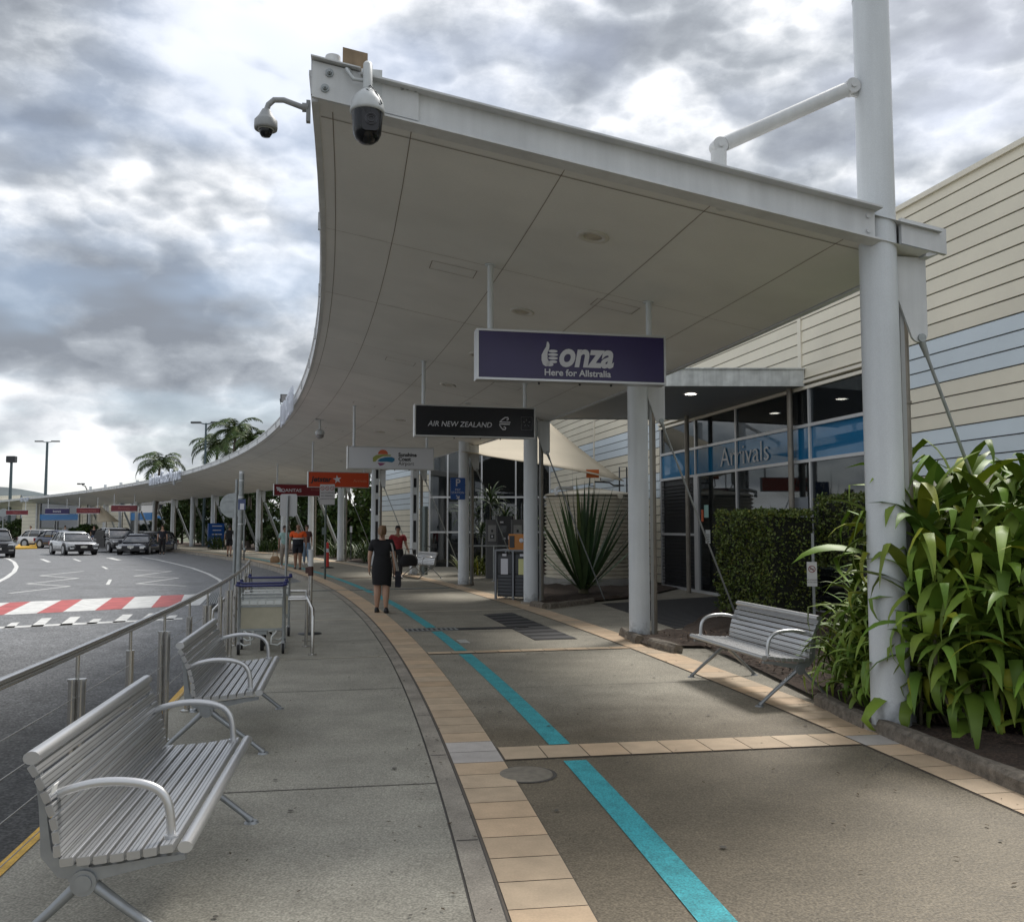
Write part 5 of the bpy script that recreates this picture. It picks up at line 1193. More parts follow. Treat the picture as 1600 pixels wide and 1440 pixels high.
# generic trees
def crown_leaves(mb, blobs, n, size, lo=.5, hi=1.5, yel=.04):
    for _ in range(n):
        c, rr = rnd.choice(blobs); u = Vector([rnd.gauss(0, 1) for _ in range(3)]).normalized(); p = Vector(c) + Vector((u.x * rr[0], u.y * rr[0], u.z * rr[1])) * rnd.uniform(.55, 1.05)
        a = size * rnd.uniform(.6, 1.3); x = Vector([rnd.gauss(0, 1) for _ in range(3)]).normalized(); y = x.cross(Vector([rnd.gauss(0, 1) for _ in range(3)])).normalized()
        mb.ti = lc(lo, hi, yel); mb.add([p - x * a, p - y * a * .45, p + x * a, p + y * a * .45], [(0, 1, 2, 3)])
def tree(loc, hgt, spread, lab, lf=lf_dark, n=3000, size=.13, name='garden_tree', trunk=.12, low=.10):
    r = empty(name, loc, rnd.uniform(0, 6), lab, 'tree', 'trees and tall shrubs in the garden behind the canopy')
    mb = MB(); mb.tube([(0, 0, 0), (.05, .03, hgt * .35), (-.05, .08, hgt * .7)], [trunk, trunk * .75, trunk * .35], 8)
    bl = []
    for k in range(13):
        a = rnd.uniform(0, 6.28); q = rnd.uniform(.2, .85) * spread; z = rnd.uniform(low, .92) * hgt; c = (q * math.cos(a), q * math.sin(a), z); rr = rnd.uniform(.28, .5) * spread; bl.append((c, (rr, rr * .75)))
        mb.tube([(0, 0, z * .55), (c[0] * .5, c[1] * .5, z * .8), c], [trunk * .4, trunk * .3, trunk * .15], 5)
    bl.append(((0, 0, hgt * .8), (spread * .5, hgt * .2)))
    mb.build('trunk', m_bark, r); mb = MB(); crown_leaves(mb, bl, n, size); mb.build('crown', lf, r); return r
def shrub(loc, hgt, spread, lab, lf=lf_dark, n=60, wd=.05, name='grassy_shrub'):
    r = empty(name, loc, 0, lab, 'shrub', 'strappy shrubs edging the garden bed'); mb = MB()
    for k in range(n):
        h = rnd.uniform(0, 6.28); b = Vector((rnd.uniform(-.35, .35) * spread, rnd.uniform(-.3, .3) * spread, 0)); strap(mb, b, h, hgt * rnd.uniform(.8, 1.3), wd, rnd.uniform(.8, 1.4), rnd.uniform(.8, 1.9), seg=5, col=lc(.6, 1.6, .05))
    mb.build('foliage', lf, r); return r
tspec = [(575, 46, 1, 5.0, 2.0, lf_dark, 'dark tree trunk and crown just left of the cream wall'), (548, 47, 2, 5.2, 1.9, lf_light, 'yellow-green bushy tree behind the thin label post'), (530, 44, 2, 3.0, 1.4, lf_dark, 'dark shrub tree behind the seventh column'),
         (500, 50, 1, 4.8, 2.0, lf_dark, 'dark tree behind the red bollard'), (470, 54, 2, 5.4, 2.2, lf_dark, 'dark garden tree behind the man in the orange shirt'), (452, 58, 1, 4.8, 2.0, lf_palm, 'green garden tree behind the rectangular sign back'),
         (415, 60, 2, 5.6, 2.6, lf_dark, 'dense dark tree between the ninth and tenth columns'), (385, 66, 2, 5.6, 2.4, lf_palm, 'green tree behind the tall galvanised post'), (362, 68, 1, 5.0, 2.4, lf_dark, 'dark tree behind the man with the backpack'),
         (330, 70, 2, 5.2, 2.4, lf_dark, 'dark tree behind the blue directory board'), (310, 76, 2, 5.8, 2.6, lf_palm, 'green spreading tree behind the twelfth column'), (285, 76, 1, 5.0, 2.4, lf_dark, 'dark tree right of the black car'), (262, 80, 2, 3.6, 1.4, lf_palm, 'small green tree at the left end of the garden')]
for px, d, k, hgt, spd, lf, lab in tspec:
    q = D(px, 822, d + 5.5); q.z = 0; tree(q, hgt * 1.05, spd * .9, lab, lf, 4600, .17)
for px, y_, hh, lab, lf in ((560, 874, 1.0, 'strappy green shrub left of the sixth column', lf_palm), (535, 872, 1.1, 'strappy shrub beside the seventh column foot', lf_palm), (500, 868, 1.2, 'bright strappy shrub right of the man in orange', lf_palm), (515, 866, .9, 'low strappy shrub behind the red bollard', lf_dark), (420, 862, 1.0, 'low dark shrub by the ninth column', lf_dark),
                            (340, 858, 1.2, 'low shrub by the blue directory board', lf_palm), (590, 879, .8, 'low shrub under the cream wall', lf_dark), (745, 898, .7, 'low shrub left of the pay machines', lf_light)):
    p = G(px, y_); shrub(p, hh, 1.6, lab, lf, 110, .06)
q = D(752, 822, 30.5); q.z = 0
cordyline('spiky_tree', [(q.x - .5, q.y, 2.1, 1.2, 0), (q.x + .3, q.y + .1, 2.5, 1.2, 2), (q.x + .8, q.y, 1.9, 1.1, 4), (q.x, q.y, 1.4, 1.0, 1)], 'dark leafy spiky tree before the recessed glass wall', 'tree', lf_dark, .055, (.6, .85), 34)
for px, d, z, w_, lab in ((40, 118, 2.6, 4, 'round dark bush left of the far columns'), (112, 98, 1.3, 2.4, 'bright bush in front of the far blue band'), (130, 96, 1.6, 2.4, 'green bush left of the far shade sail'), (182, 88, 1.2, 2.4, 'small dark bush under the far dark red sign'), (20, 120, 1.8, 6, 'long green bush at the far left')):
    q = D(px, 822, d); q.z = 0; tree(q, z, w_ * .5, lab, rnd.choice((lf_dark, lf_palm)), 1500, .2, 'far_bush')
# distant tree belt and hill
def blk(name, pts, y0, y1, m, kind='structure'):
    pass
mb = MB(); xs_ = [-700 + 12 * i for i in range(120)]; rows = []
for j in range(5):
    for x in xs_: rows.append(Vector((x, 620 + 60 * j, -.2 + math.sin(j / 4 * math.pi) * (15 + 19 * math.exp(-((x + 425) / 70) ** 2) + 5 * noise.noise(Vector((x * .01, j, 0)))))))
nX = len(xs_); mb.smooth = True; mb.add(rows, [(j * nX + i, j * nX + i + 1, (j + 1) * nX + i + 1, (j + 1) * nX + i) for j in range(4) for i in range(nX - 1)]); struct(mb, 'hill', mat('hill_hazy', (.085, .105, .11), .95, vary=.3, vscale=.03))  # distance haze is mixed into the hill's base colour
def palm(loc, hgt, lean, lab, fl=2.6, nf=17):
    r = empty('palm_tree', loc, 0, lab, 'palm tree', 'palm trees rising behind the canopy'); mb = MB(); top = Vector((lean, 0, hgt))
    mb.tube([(0, 0, 0), (lean * .2, 0, hgt * .4), (lean * .6, 0, hgt * .8), top], [.16, .13, .12, .09], 10); mb.build('trunk', m_bark, r)
    mb = MB()
    for k in range(nf):
        h = k * 2.4 + rnd.uniform(-.2, .2); e = 1.25 - 1.3 * (k / nf) + rnd.uniform(-.1, .1); p = top.copy(); seg = 12; wind = .35
        col = lc(.6, 1.5, .05); pts = []
        for i in range(seg + 1):
            t = i / seg; pts.append(p.copy()); d = Vector((math.cos(h) * math.cos(e) - .0, math.sin(h) * math.cos(e), math.sin(e))); p = p + d * fl / seg; e -= (.12 + .16 * t); h += (.04 if math.sin(h) > 0 else -.04)
        mb.ti = (.9, .9, .5); mb.tube(pts, [.03 * (1 - i / (seg + 1)) + .004 for i in range(seg + 1)], 4)
        for i in range(1, seg + 1):
            for sgn in (-1, 1):
                for q in (0, .33, .66):
                    a = pts[i - 1].lerp(pts[i], q); d = (pts[i] - pts[i - 1]).normalized(); sd = d.cross(Vector((0, 0, 1))).normalized() * sgn; t = i / seg
                    l = fl * .26 * (math.sin(math.pi * min(.98, t * .85 + .12)) + .15); e2 = a + sd * l * .75 + d * l * .45 - Vector((0, 0, l * rnd.uniform(.2, .55)))
                    w_ = d * .036; mb.ti = lc(.6, 1.5, .04); m_ = a.lerp(e2, .5) + Vector((0, 0, l * .08)); mb.add([a - w_, a + w_, m_ + w_, m_ - w_, e2], [(0, 1, 2, 3), (3, 2, 4)])
    mb.build('crown', lf_palm, r)
def palm_at(px, py, d, lean, lab, fl, nf=17): q = D(px, py, d); palm((q.x - lean, q.y, 0), q.z, lean, lab, fl, nf)
palm_at(250, 727, 82, .3, 'windblown palm standing left of the others, over the white roof letters', 3.0)
palm_at(340, 700, 74, .2, 'middle palm with drooping fronds behind the canopy edge', 2.9)
palm_at(368, 675, 68, .2, 'tallest palm, right beside the double-headed lamp', 2.7)
palm_at(392, 690, 66, .0, 'smaller pale palm at the right, just above the canopy edge', 2.0, 12)

# ------------------------------------------------------------------ street lamps
def lamp(px, ytop, d, lab, arm=1.1, r0=.09, name='street_lamp'):
    q = D(px, ytop, d); r = empty(name, (q.x, q.y, -.15), 0, lab, 'street lamp'); h = q.z + .15
    mb = MB(); mb.cyl((0, 0, 0), (0, 0, h), r0, r0 * .6, n=10); mb.build('pole', mat('lamp_green', (.07, .10, .11), .5, .3), r)
    for sx in (-1, 1):
        mb = MB(); mb.cyl((0, 0, h - .1), (sx * arm * .5, 0, h), .05, n=6); mb.build('arm', MT['lamp_green'], r)
        mb = MB(); mb.rbox((sx * arm, 0, h + .05), (arm * 1.0, .3, .14), .04); mb.build('lamp_head', mat('lamp_head', (.06, .065, .07), .5), r)
lamp(74, 690, 110, 'tall double-headed street lamp left of the palms', 1.0, .22)
lamp(322, 661, 72, 'double-headed street lamp rising behind the palms', .8, .13)
q = D(18, 722, 125); r = empty('floodlight_mast', (q.x, q.y, 0), 0, 'tall mast with a dark box head at the far left', 'floodlight'); mb = MB(); mb.cyl((0, 0, 0), (0, 0, q.z), .25, .18, n=8); mb.build('pole', MT['lamp_green'], r); mb = MB(); mb.rbox((0, 0, q.z + .4), (1.25, .6, .9), .1, axis='Y'); mb.build('lamp_head', dark, r)
q = D(138, 765, 100); r = empty('bent_lamp', (q.x, q.y, 0), 0, 'small bent lamp poking above the far canopy roof', 'street lamp'); mb = MB(); mb.tube([(0, 0, 0), (0, 0, q.z - .3), (-.35, 0, q.z + .4), (-.7, 0, q.z + .55)], .06, 6); mb.build('pole', dark, r); mb = MB()
for x in (-.6, -1.05): mb.box((x, 0, q.z + .65), (.3, .3, .15))
mb.build('lamp_head', dark, r)
r = empty('round_sign', D0(4, 96), 0, 'small round sign back on a pole at the far left', 'sign'); mb = MB(); mb.cyl((0, 0, 3.0), (0, .03, 3.0), .45, n=20); mb.build('disc', galv, r); mb = MB(); mb.cyl((0, .05, 0), (0, .05, 3), .06, n=8); mb.build('pole', galv, r)

# ------------------------------------------------------------------ cars
m_tyre = rubber; m_rim = mat('alloy_rim', (.40, .41, .42), .3, .8); m_cglass = mat('car_glass', (.02, .025, .03), .04, spec=1.0)
m_cglass.node_tree.nodes['Principled BSDF'].inputs['IOR'].default_value = 1.8
m_head = mat('headlight', (.75, .77, .78), .1, spec=1.0); m_plate = mat('number_plate', (.6, .6, .55), .5); m_chrome = mat('chrome', (.65, .65, .65), .15, 1.)
def car(root, col, L=4.3, W=1.84, Ht=1.52, suv=True, bm=None, doors_open=False):
    paint = mat('paint_%d' % int(col[0] * 1000 + col[2] * 77), col, .22, .25, coat=.8)
    hl = L / 2; bz = .24; belt = Ht * .60; hood = Ht * .56 if suv else Ht * .52
    # front is at -y
    st = [(-hl, .42, hood - .26, .74), (-hl + .06, .30, hood - .12, .86), (-hl + .35, .24, hood - .03, .95), (-hl + .9, .22, hood + .02, .985), (-hl + 1.25, .22, belt, 1.0), (0, .22, belt + .02, 1.0), (hl - 1.1, .22, belt + .04, 1.0), (hl - .35, .24, belt + .05, .97), (hl - .06, .30, belt + .0, .90), (hl, .42, belt - .12, .80)]
    rings = []
    for y, z0, z1, k in st:
        w_ = W / 2 * k; zm = z0 + (z1 - z0) * .55
        rings.append([(-w_ * .93, y, z0), (-w_, y, z0 + .12), (-w_, y, zm), (-w_ * .965, y, z1 - .05), (-w_ * .87, y, z1), (w_ * .87, y, z1), (w_ * .965, y, z1 - .05), (w_, y, zm), (w_, y, z0 + .12), (w_ * .93, y, z0)])
    mb = MB(); mb.loft(rings); body = mb.build('body', paint, root)
    cab = [(-hl + 1.12, belt - .01, .86, 0), (-hl + 1.72, Ht - .10, .72, 1), (-hl + 2.1, Ht - .01, .69, 1), (hl - 1.2, Ht, .68, 1), (hl - .62, Ht - .10, .67, 1), (hl - (.18 if suv else .5), belt + .03, .80, 0)]
    rings = []
    for y, z, k, up in cab:
        wl = W / 2 * .88; wt = W / 2 * k; rings.append([(-wl, y if not up else y, belt), (-wt, y, max(z - .03, belt + .005)), (-wt * .9, y, max(z, belt + .01)), (wt * .9, y, max(z, belt + .01)), (wt, y, max(z - .03, belt + .005)), (wl, y, belt)])
    mb = MB(); mb.loft(rings, smooth=True); mb.build('window', m_cglass, root)
    rr = []
    for y, z, k in ((-hl + 1.66, Ht - .10, .725), (-hl + 2.1, Ht + .006, .70), (hl - 1.2, Ht + .012, .69), (hl - .58, Ht - .085, .68)):
        wt = W / 2 * k; rr.append([(-wt - .015, y, z - .05), (-wt * .9, y, z + .01), (wt * .9, y, z + .01), (wt + .015, y, z - .05), (wt * .9, y, z - .03), (-wt * .9, y, z - .03)])
    mb = MB(); mb.loft(rr); mb.build('roof', paint, root)
    for sx in (-1, 1):
        mb = MB()
        for (ya, za, ka), (yb, zb2, kb) in (((-hl + 1.12, belt, .87), (-hl + 1.70, Ht - .10, .73)), ((.12, belt, .885), (.12, Ht - .02, .70)), ((hl - 1.05, belt, .885), (hl - 1.2, Ht - .02, .69)), ((hl - .3, belt, .86), (hl - .62, Ht - .1, .68))): mb.cyl((sx * W / 2 * ka, ya, za), (sx * W / 2 * kb, yb, zb2), .03, n=6)
        mb.build('pillar', paint, root)
        mb = MB(); mb.rbox((sx * (W / 2 + .08), -hl + 1.42, belt + .07), (.20, .12, .14), .03); mb.build('mirror', paint, root)
        mb = MB(); mb.prism([(sx * W * .27, hood - .20), (sx * W * .45, hood - .22), (sx * W * .465, hood - .10), (sx * W * .30, hood - .12)][::(1 if sx < 0 else -1)], 'Y', -hl - .012, -hl + .28); mb.build('headlight', m_head, root)
        mb = MB(); mb.box((sx * W * .36, -hl - .005, .42), (.24, .05, .07)); mb.build('fog_light', m_head if col[0] > .3 else m_chrome, root)
        for yy in (-hl + .85, hl - .85):
            mb = MB(); rw = .34 if suv else .32; x0 = sx * (W / 2 - .20); x1 = sx * (W / 2 + .012); mb.cyl((x0, yy, rw), (x1, yy, rw), rw, n=26); w_ = mb.build('wheel', m_tyre, root)
            mb = MB(); mb.cyl((x1 - sx * .01, yy, rw), (x1 + sx * .012, yy, rw), rw * .66, n=20)
            for a in range(5): t = a * 1.2566; mb.box((x1 + sx * .014, yy + rw * .33 * math.cos(t), rw + rw * .33 * math.sin(t)), (.01, .03, .03))
            mb.build('rim', m_rim, w_)
            mb = MB(); mb.cyl((sx * (W / 2 - .05), yy, rw + .01), (sx * (W / 2 + .006), yy, rw + .01), rw + .055, n=26); mb.build('wheel_arch', blackp, root)
        mb = MB(); mb.box((sx * (W / 2 + .002), 0, .30), (.03, L - 2.5, .14)); mb.build('sill', blackp, root)
    mb = MB(); mb.prism([(-W * .24, hood - .34), (W * .24, hood - .34), (W * .28, hood - .13), (-W * .28, hood - .13)], 'Y', -hl - .02, -hl + .06); mb.build('grille', blackp, root)
    mb = MB(); mb.box((0, -hl - .022, hood - .235), (.30, .01, .02), Matrix.Rotation(0, 4, 'Y')); mb.box((0, -hl - .026, hood - .235), (.09, .012, .09)); mb.build('badge', m_chrome, root)
    mb = MB(); mb.prism([(-W * .42, .24), (W * .42, .24), (W * .46, .46), (-W * .46, .46)], 'Y', -hl - .015, -hl + .25); mb.build('bumper', blackp, root)
    mb = MB(); mb.box((0, -hl - .03, .50), (.37, .02, .11)); mb.build('number_plate', m_plate, root)
    mb = MB(); mb.box((0, -hl + 1.0, hood + .045), (W * .6, .03, .015)); mb.build('wiper', blackp, root)
    for sx in (-1, 1): mb = MB(); mb.box((sx * W * .41, hl - .03, belt - .16), (.2, .1, .24)); mb.build('tail_light', mat('tail_red', (.3, .01, .01), .2), root)
def car_at(px, py, rz, col, lab, **k):
    p = G(px, py, -.15); r = empty('parked_car', p, rz, lab, 'car', 'cars pulled up at the far kerb'); car(r, col, **k); return r
car_at(114, 866, .72, (.36, .37, .38), 'silver-grey SUV with headlights on, driving towards us in the far lane', L=4.3, W=1.86, Ht=1.40)
car_at(73, 855, 1.35, (.62, .62, .62), 'white SUV parked at an angle, farthest left of the group', L=4.4, W=1.85, Ht=1.45)
car_at(94, 856, 1.1, (.012, .022, .06), 'dark blue car half hidden behind the silver SUV', L=4.2, W=1.8, Ht=1.4)
rc = car_at(181, 862, .72, (.010, .010, .011), 'large black four-wheel drive with its front door open', L=4.7, W=1.95, Ht=1.62)
mb = MB(); Mx = Matrix.Translation((-.97, -.75, 0)) @ Matrix.Rotation(-1.1, 4, 'Z'); mb.prism([(0, .32), (-1.0, .32), (-1.0, .95), (-.75, 1.45), (-.1, 1.5), (0, .95)], 'Y', -.03, .03, Mx); mb.build('open_door', MT['paint_10'] if 'paint_10' in MT else blackp, rc)
car_at(219, 865, .15, (.012, .015, .03), 'low dark blue sedan, front right of the parked group', L=4.7, W=1.82, Ht=1.26, suv=False)
car_at(241, 862, .0, (.012, .012, .013), 'black wagon parked behind the dark blue sedan', L=4.4, W=1.8, Ht=1.4)
car_at(-10, 870, .6, (.012, .012, .013), 'black car cut off by the left edge of the view', L=4.3, W=1.8, Ht=1.6)
# ------------------------------------------------------------------ yellow island kerb at the far left
mb = MB(); q = [G(22, 858, -.15), G(58, 857, -.15), G(56, 853, -.15), G(30, 852, -.15)]; mb.add(q + [p + Vector((0, 0, .14)) for p in q], [(4, 5, 6, 7), (0, 1, 5, 4), (1, 2, 6, 5), (2, 3, 7, 6), (3, 0, 4, 7)]); struct(mb, 'traffic_island', m_yel)

# ------------------------------------------------------------------ people
m_skin = mat('skin', (.42, .25, .17), .5, vary=.05); m_skin2 = mat('skin_tan', (.30, .17, .11), .5)
def cloth(n, c): return mat('cloth_' + n, c, .85, vary=.18, vscale=14)
def skinmesh(name, m, parent, verts, edges, root=0, sub=1):
    me = bpy.data.meshes.new(name); me.from_pydata([v[0] for v in verts], edges, []); o = bpy.data.objects.new(name, me); COL.objects.link(o)
    md = o.modifiers.new('sk', 'SKIN'); 
    for i, v in enumerate(verts):
        sv = me.skin_vertices[0].data[i]; r_ = v[1]; sv.radius = r_ if isinstance(r_, tuple) else (r_, r_); sv.use_root = (i == root)
    md.use_smooth_shade = True; sb = o.modifiers.new('sb', 'SUBSURF'); sb.levels = sub; sb.render_levels = sub
    bpy.context.view_layer.update(); dg = bpy.context.evaluated_depsgraph_get(); nm = bpy.data.meshes.new_from_object(o.evaluated_get(dg)); bpy.data.objects.remove(o)
    nm.materials.clear(); nm.materials.append(m)
    for p in nm.polygons: p.use_smooth = True
    ob = bpy.data.objects.new(name, nm); COL.objects.link(ob); ob.parent = parent; return ob
def person(loc, rz, hgt, lab, top, bottom, shoes, hair, fem=False, stride=.12, skin=None, sleeves='short', legs='shorts', dress=False, bald=False, pony=False, wide=1.0, armL=None, armR=None, group=None):
    k = hgt / 1.75; r = empty('person', loc, rz, lab, 'person', group); sk = skin or m_skin
    def S(p): return tuple(c * k for c in p)
    sw = .165 * wide if fem else .195 * wide
    # joints, figure faces -y
    J = {}; J['pel'] = (0, 0, .96)
    V = []; E = []
    def add(p, rad, par=None):
        rad = tuple(q * k for q in rad) if isinstance(rad, tuple) else rad * k
        V.append((S(p), rad)); i = len(V) - 1
        if par is not None: E.append((par, i))
        return i
    pel = add((0, 0, .96), (.145 * wide, .105 * wide)); sp1 = add((0, -.005, 1.10), (.12 * wide, .095 * wide), pel); ch = add((0, 0, 1.28), (.145 * wide, .10 * wide), sp1); nb = add((0, .012, 1.43), (.09, .07), ch)
    nk = add((0, .0, 1.50), .052, nb); h0 = add((0, -.012, 1.565), (.062, .066), nk); h1 = add((0, -.008, 1.64), (.075, .092), h0); h2 = add((0, .0, 1.70), (.066, .082), h1)
    arms = []
    for sx in (-1, 1):
        A = (armL if sx < 0 else armR) or ((sx * (sw + .05), .02, 1.13), (sx * (sw + .065), -.05 * (1 if sx > 0 else -1) * stride * 8, .89))
        sh = add((sx * sw, .01, 1.40), .058 * wide, nb if False else ch); el_ = add(A[0], .042 * wide, sh); wr = add(A[1], .027, el_)
        e = Vector(A[0]); w_ = Vector(A[1]); d = (w_ - e).normalized(); p1 = w_ + d * .05; pm = add(tuple(p1), (.030, .020), wr)
        for f in range(4):
            off = Vector((0, (f - 1.5) * .019, 0)); ln = (.065, .078, .072, .055)[f]; a1 = p1 + d * .04 + off; a2 = a1 + d * ln * .55 - Vector((sx * .010, 0, 0)); a3 = a2 + d * ln * .45 - Vector((sx * .018, 0, 0))
            i1 = add(tuple(a1), .0095, pm); i2 = add(tuple(a2), .0085, i1); add(tuple(a3), .0075, i2)
        t1 = p1 - d * .01 + Vector((-sx * .008, -.036, 0)); i1 = add(tuple(t1), .011, pm); add(tuple(t1 + d * .04 + Vector((-sx * .01, -.008, 0))), .009, i1)
        arms.append((A[0], A[1]))
    leg = []
    for sx in (-1, 1):
        fy = -stride * sx; lw = 1.18 if dress else 1.0; hp = add((sx * .088 * wide, 0, .89), .088 * wide, pel); kn = add((sx * .085, fy * .6 - .02, .50), .062 * wide * lw, hp); cf = add((sx * .088, fy * .9 + .02, .36), .060 * wide * lw, kn)
        an = add((sx * .095, fy * 1.2 + .03, .09), .036, cf); to = add((sx * .105, fy * 1.2 - .10, .035), (.038, .03), an); leg.append((sx, fy))
    skinmesh('body', sk, r, V, E, 0, 1)
    # face
    mb = MB(); mb.lathe([(.0, .022), (.012, .0), (.014, -.012), (0, -.018)], 8, Matrix.Translation(S((0, -.098, 1.63)))); 
    for sx in (-1, 1): mb.rbox(S((sx * .077, .0, 1.635)), (.016 * k, .035 * k, .055 * k), .006)
    mb.build('face', sk, r)
    mb = MB()
    for sx in (-1, 1): mb.rbox(S((sx * .030, -.094, 1.652)), (.022 * k, .008 * k, .009 * k), .003)
    mb.build('eye', dark, r); mb = MB(); mb.rbox(S((0, -.092, 1.588)), (.04 * k, .008 * k, .008 * k), .003); mb.build('mouth', mat('lips', (.25, .08, .07), .5), r)
    # hair
    if not bald:
        mb = MB(); pr = [(0, 1.752), (.045, 1.745), (.075, 1.715), (.088, 1.67), (.089, 1.63), (.080, 1.585 if not fem else 1.56)]
        vs = []; n = 20
        for q, z in pr:
            for i in range(n):
                a = 2 * math.pi * i / n; y = q * 1.12 * math.sin(a) + .012
                zz_ = z + (.075 if (math.sin(a) < -.35 and z < 1.68) else 0); vs.append(S((q * math.cos(a), y + .004 * noise.noise(Vector((a * 3, z * 30, 0))), zz_)))
        mb.smooth = True; mb.add(vs, [(j * n + i, (j + 1) * n + i, (j + 1) * n + (i + 1) % n, j * n + (i + 1) % n) for j in range(len(pr) - 1) for i in range(n)])
        if pony: mb.tube([S((0, .09, 1.66)), S((0, .125, 1.64)), S((.008, .13, 1.58)), S((0, .11, 1.50))], [.022 * k, .034 * k, .030 * k, .012 * k], 10)
        mb.build('hair', mat('hair_%d' % int(hair[0] * 1000), hair, .6, vary=.3, vscale=60), r)
    # top
    V = []; E = []; b = .018
    p0 = add((0, .0, .86 if not dress else 1.0), (.155 * wide + b + .01, .118 * wide + b + .01)); p1 = add((0, -.005, 1.12), (.128 * wide + b, .10 * wide + b), p0); p2 = add((0, 0, 1.28), (.15 * wide + b, .108 * wide + b), p1); p3 = add((0, .012, 1.445), (.088 + b, .066 + b), p2)
    for sx, (e, w_) in zip((-1, 1), arms):
        s1 = add((sx * sw, .01, 1.40), .058 * wide + b, p2); e = Vector(e); s_ = Vector((sx * sw, .01, 1.40)); q = s_.lerp(e, .72); s2 = add(tuple(q), .050 * wide + b, s1)
        if sleeves == 'long': s3 = add(tuple(e), .042 + b, s2); add(tuple(e.lerp(Vector(w_), .9)), .03 + b * .7, s3)
    skinmesh('dress_top' if dress else 'shirt', top, r, V, E, 0, 1)
    if dress:
        mb = MB(); rings = []; n = 28
        for z, rx, ry in ((1.14, .145, .125), (1.02, .165, .145), (.92, .180, .160), (.80, .182, .16), (.68, .170, .15), (.58, .160, .145), (.56, .156, .14)):
            rings.append([S((rx * wide * math.cos(2 * math.pi * i / n) + (.01 * math.sin(i * 2.4) if z < .9 else 0), ry * math.sin(2 * math.pi * i / n), z - (.05 * max(0, math.cos(2 * math.pi * i / n + 2.6)) if z < .6 else 0))) for i in range(n)])
        mb.loft(rings[::-1], cap=False); mb.build('skirt', bottom, r)
    else:
        V = []; E = []; c = add((0, 0, .95), (.150 * wide + .012, .112 * wide + .012)); add((0, 0, 1.04), (.13 * wide + .014, .10 * wide + .014), c)
        for sx, fy in leg:
            a = add((sx * .09 * wide, 0, .86), .090 * wide + .018, c); kk = add((sx * .095, fy * .55 - .01, .56), .070 * wide + .022, a)
            if legs == 'long': l1 = add((sx * .095, fy * .9 + .01, .34), .058 + .012, kk); add((sx * .095, fy * 1.2 + .03, .10), .052, l1)
        skinmesh('shorts' if legs != 'long' else 'trousers', bottom, r, V, E, 0, 1)
    for sx, fy in leg:
        mb = MB(); y = fy * 1.2; x = sx * .10
        rings = []
        for yy, hw, z1 in ((.085, .025, .075), (.06, .040, .115), (.0, .042, .105), (-.06, .047, .075), (-.12, .046, .055), (-.165, .030, .035)):
            rings.append([S((x - hw, y + yy, .0)), S((x + hw, y + yy, .0)), S((x + hw, y + yy, z1 * .6)), S((x + hw * .6, y + yy, z1)), S((x - hw * .6, y + yy, z1)), S((x - hw, y + yy, z1 * .6))])
        mb.loft(rings); mb.build('shoe', shoes, r)
    return r
def bag(root_loc, size, m, lab, rz=0, strap_h=.2, name='hand_bag', cat='bag'):
    r = empty(name, root_loc, rz, lab, cat); x, y, z = size; mb = MB(); rings = []
    for t, kx in ((0, .80), (.12, 1), (.55, 1.02), (.85, .85), (1, .55)): rings.append([(x / 2 * kx * math.cos(2 * math.pi * i / 14) * (1.1 if i % 7 else 1), y / 2 * kx * math.sin(2 * math.pi * i / 14), z * t) for i in range(14)])
    mb.loft(rings); mb.build('body', m, r); mb = MB(); mb.tube([(-x * .25, 0, z * .9), (-x * .18, 0, z + strap_h), (x * .18, 0, z + strap_h), (x * .25, 0, z * .9)], .012, 6); mb.build('handle', m, r); return r
blk_ = cloth('black', (.008, .008, .010)); shoe_b = mat('shoe_black', (.012, .012, .014), .5); shoe_w = mat('shoe_white', (.5, .5, .5), .5)
a = ang(11)
pw = G(596, 957); person(pw, math.pi + .05, 1.615, 'woman in a short black dress and black trainers walking away along the teal line', blk_, blk_, shoe_b, (.19, .11, .055), fem=True, dress=True, pony=True, stride=.035, wide=1.12,
    armL=((-.245, .03, 1.13), (-.25, -.02, .88)), armR=((.245, .0, 1.14), (.255, -.03, .90)))
r = empty('shoulder_bag', pw, math.pi + .05, 'dark shoulder bag with a pale strap on the right side of the woman in black', 'bag')
mb = MB(); Mx = Matrix.Translation((-.30, -.02, .47)); mb.prism([(-.10, .02), (.08, 0), (.10, .22), (.05, .30), (-.07, .28)], 'X', -.05, .05, Mx); mb.build('body', cloth('navy', (.012, .012, .02)), r)
mb = MB(); mb.tube([(-.15, .03, 1.33), (-.19, .10, 1.25), (-.24, .06, 1.0), (-.29, -.0, .74)], .016, 8, .4); mb.tube([(-.15, .03, 1.33), (-.18, -.10, 1.2), (-.27, -.06, .95), (-.29, -.02, .74)], .012, 6, .4); mb.build('strap', cloth('pale', (.42, .40, .37)), r)
p = G(621, 903); person(p, .25, 1.62, 'man in a red T-shirt and dark trousers walking towards us, looking down', cloth('red', (.26, .025, .03)), cloth('dk', (.015, .014, .016)), shoe_b, (.02, .016, .014), stride=.09, legs='long', skin=m_skin2, wide=1.12, armR=((.27, .0, 1.13), (.34, -.06, .92)))
bag(p + Vector((.37, -.12, .38)), (.52, .26, .36), blk_, 'black holdall carried by the man in red', rz=.2, strap_h=.16, name='holdall')
p = G(465, 889); hv = cloth('hivis', (.75, .10, .015)); r = person(p, .15, 1.70, 'bald man in an orange and navy work shirt and black shorts facing the camera', hv, cloth('navyshort', (.010, .011, .018)), shoe_b, (.1, .1, .1), bald=True, stride=.05, wide=1.22, skin=m_skin2)
mb = MB(); rings = []
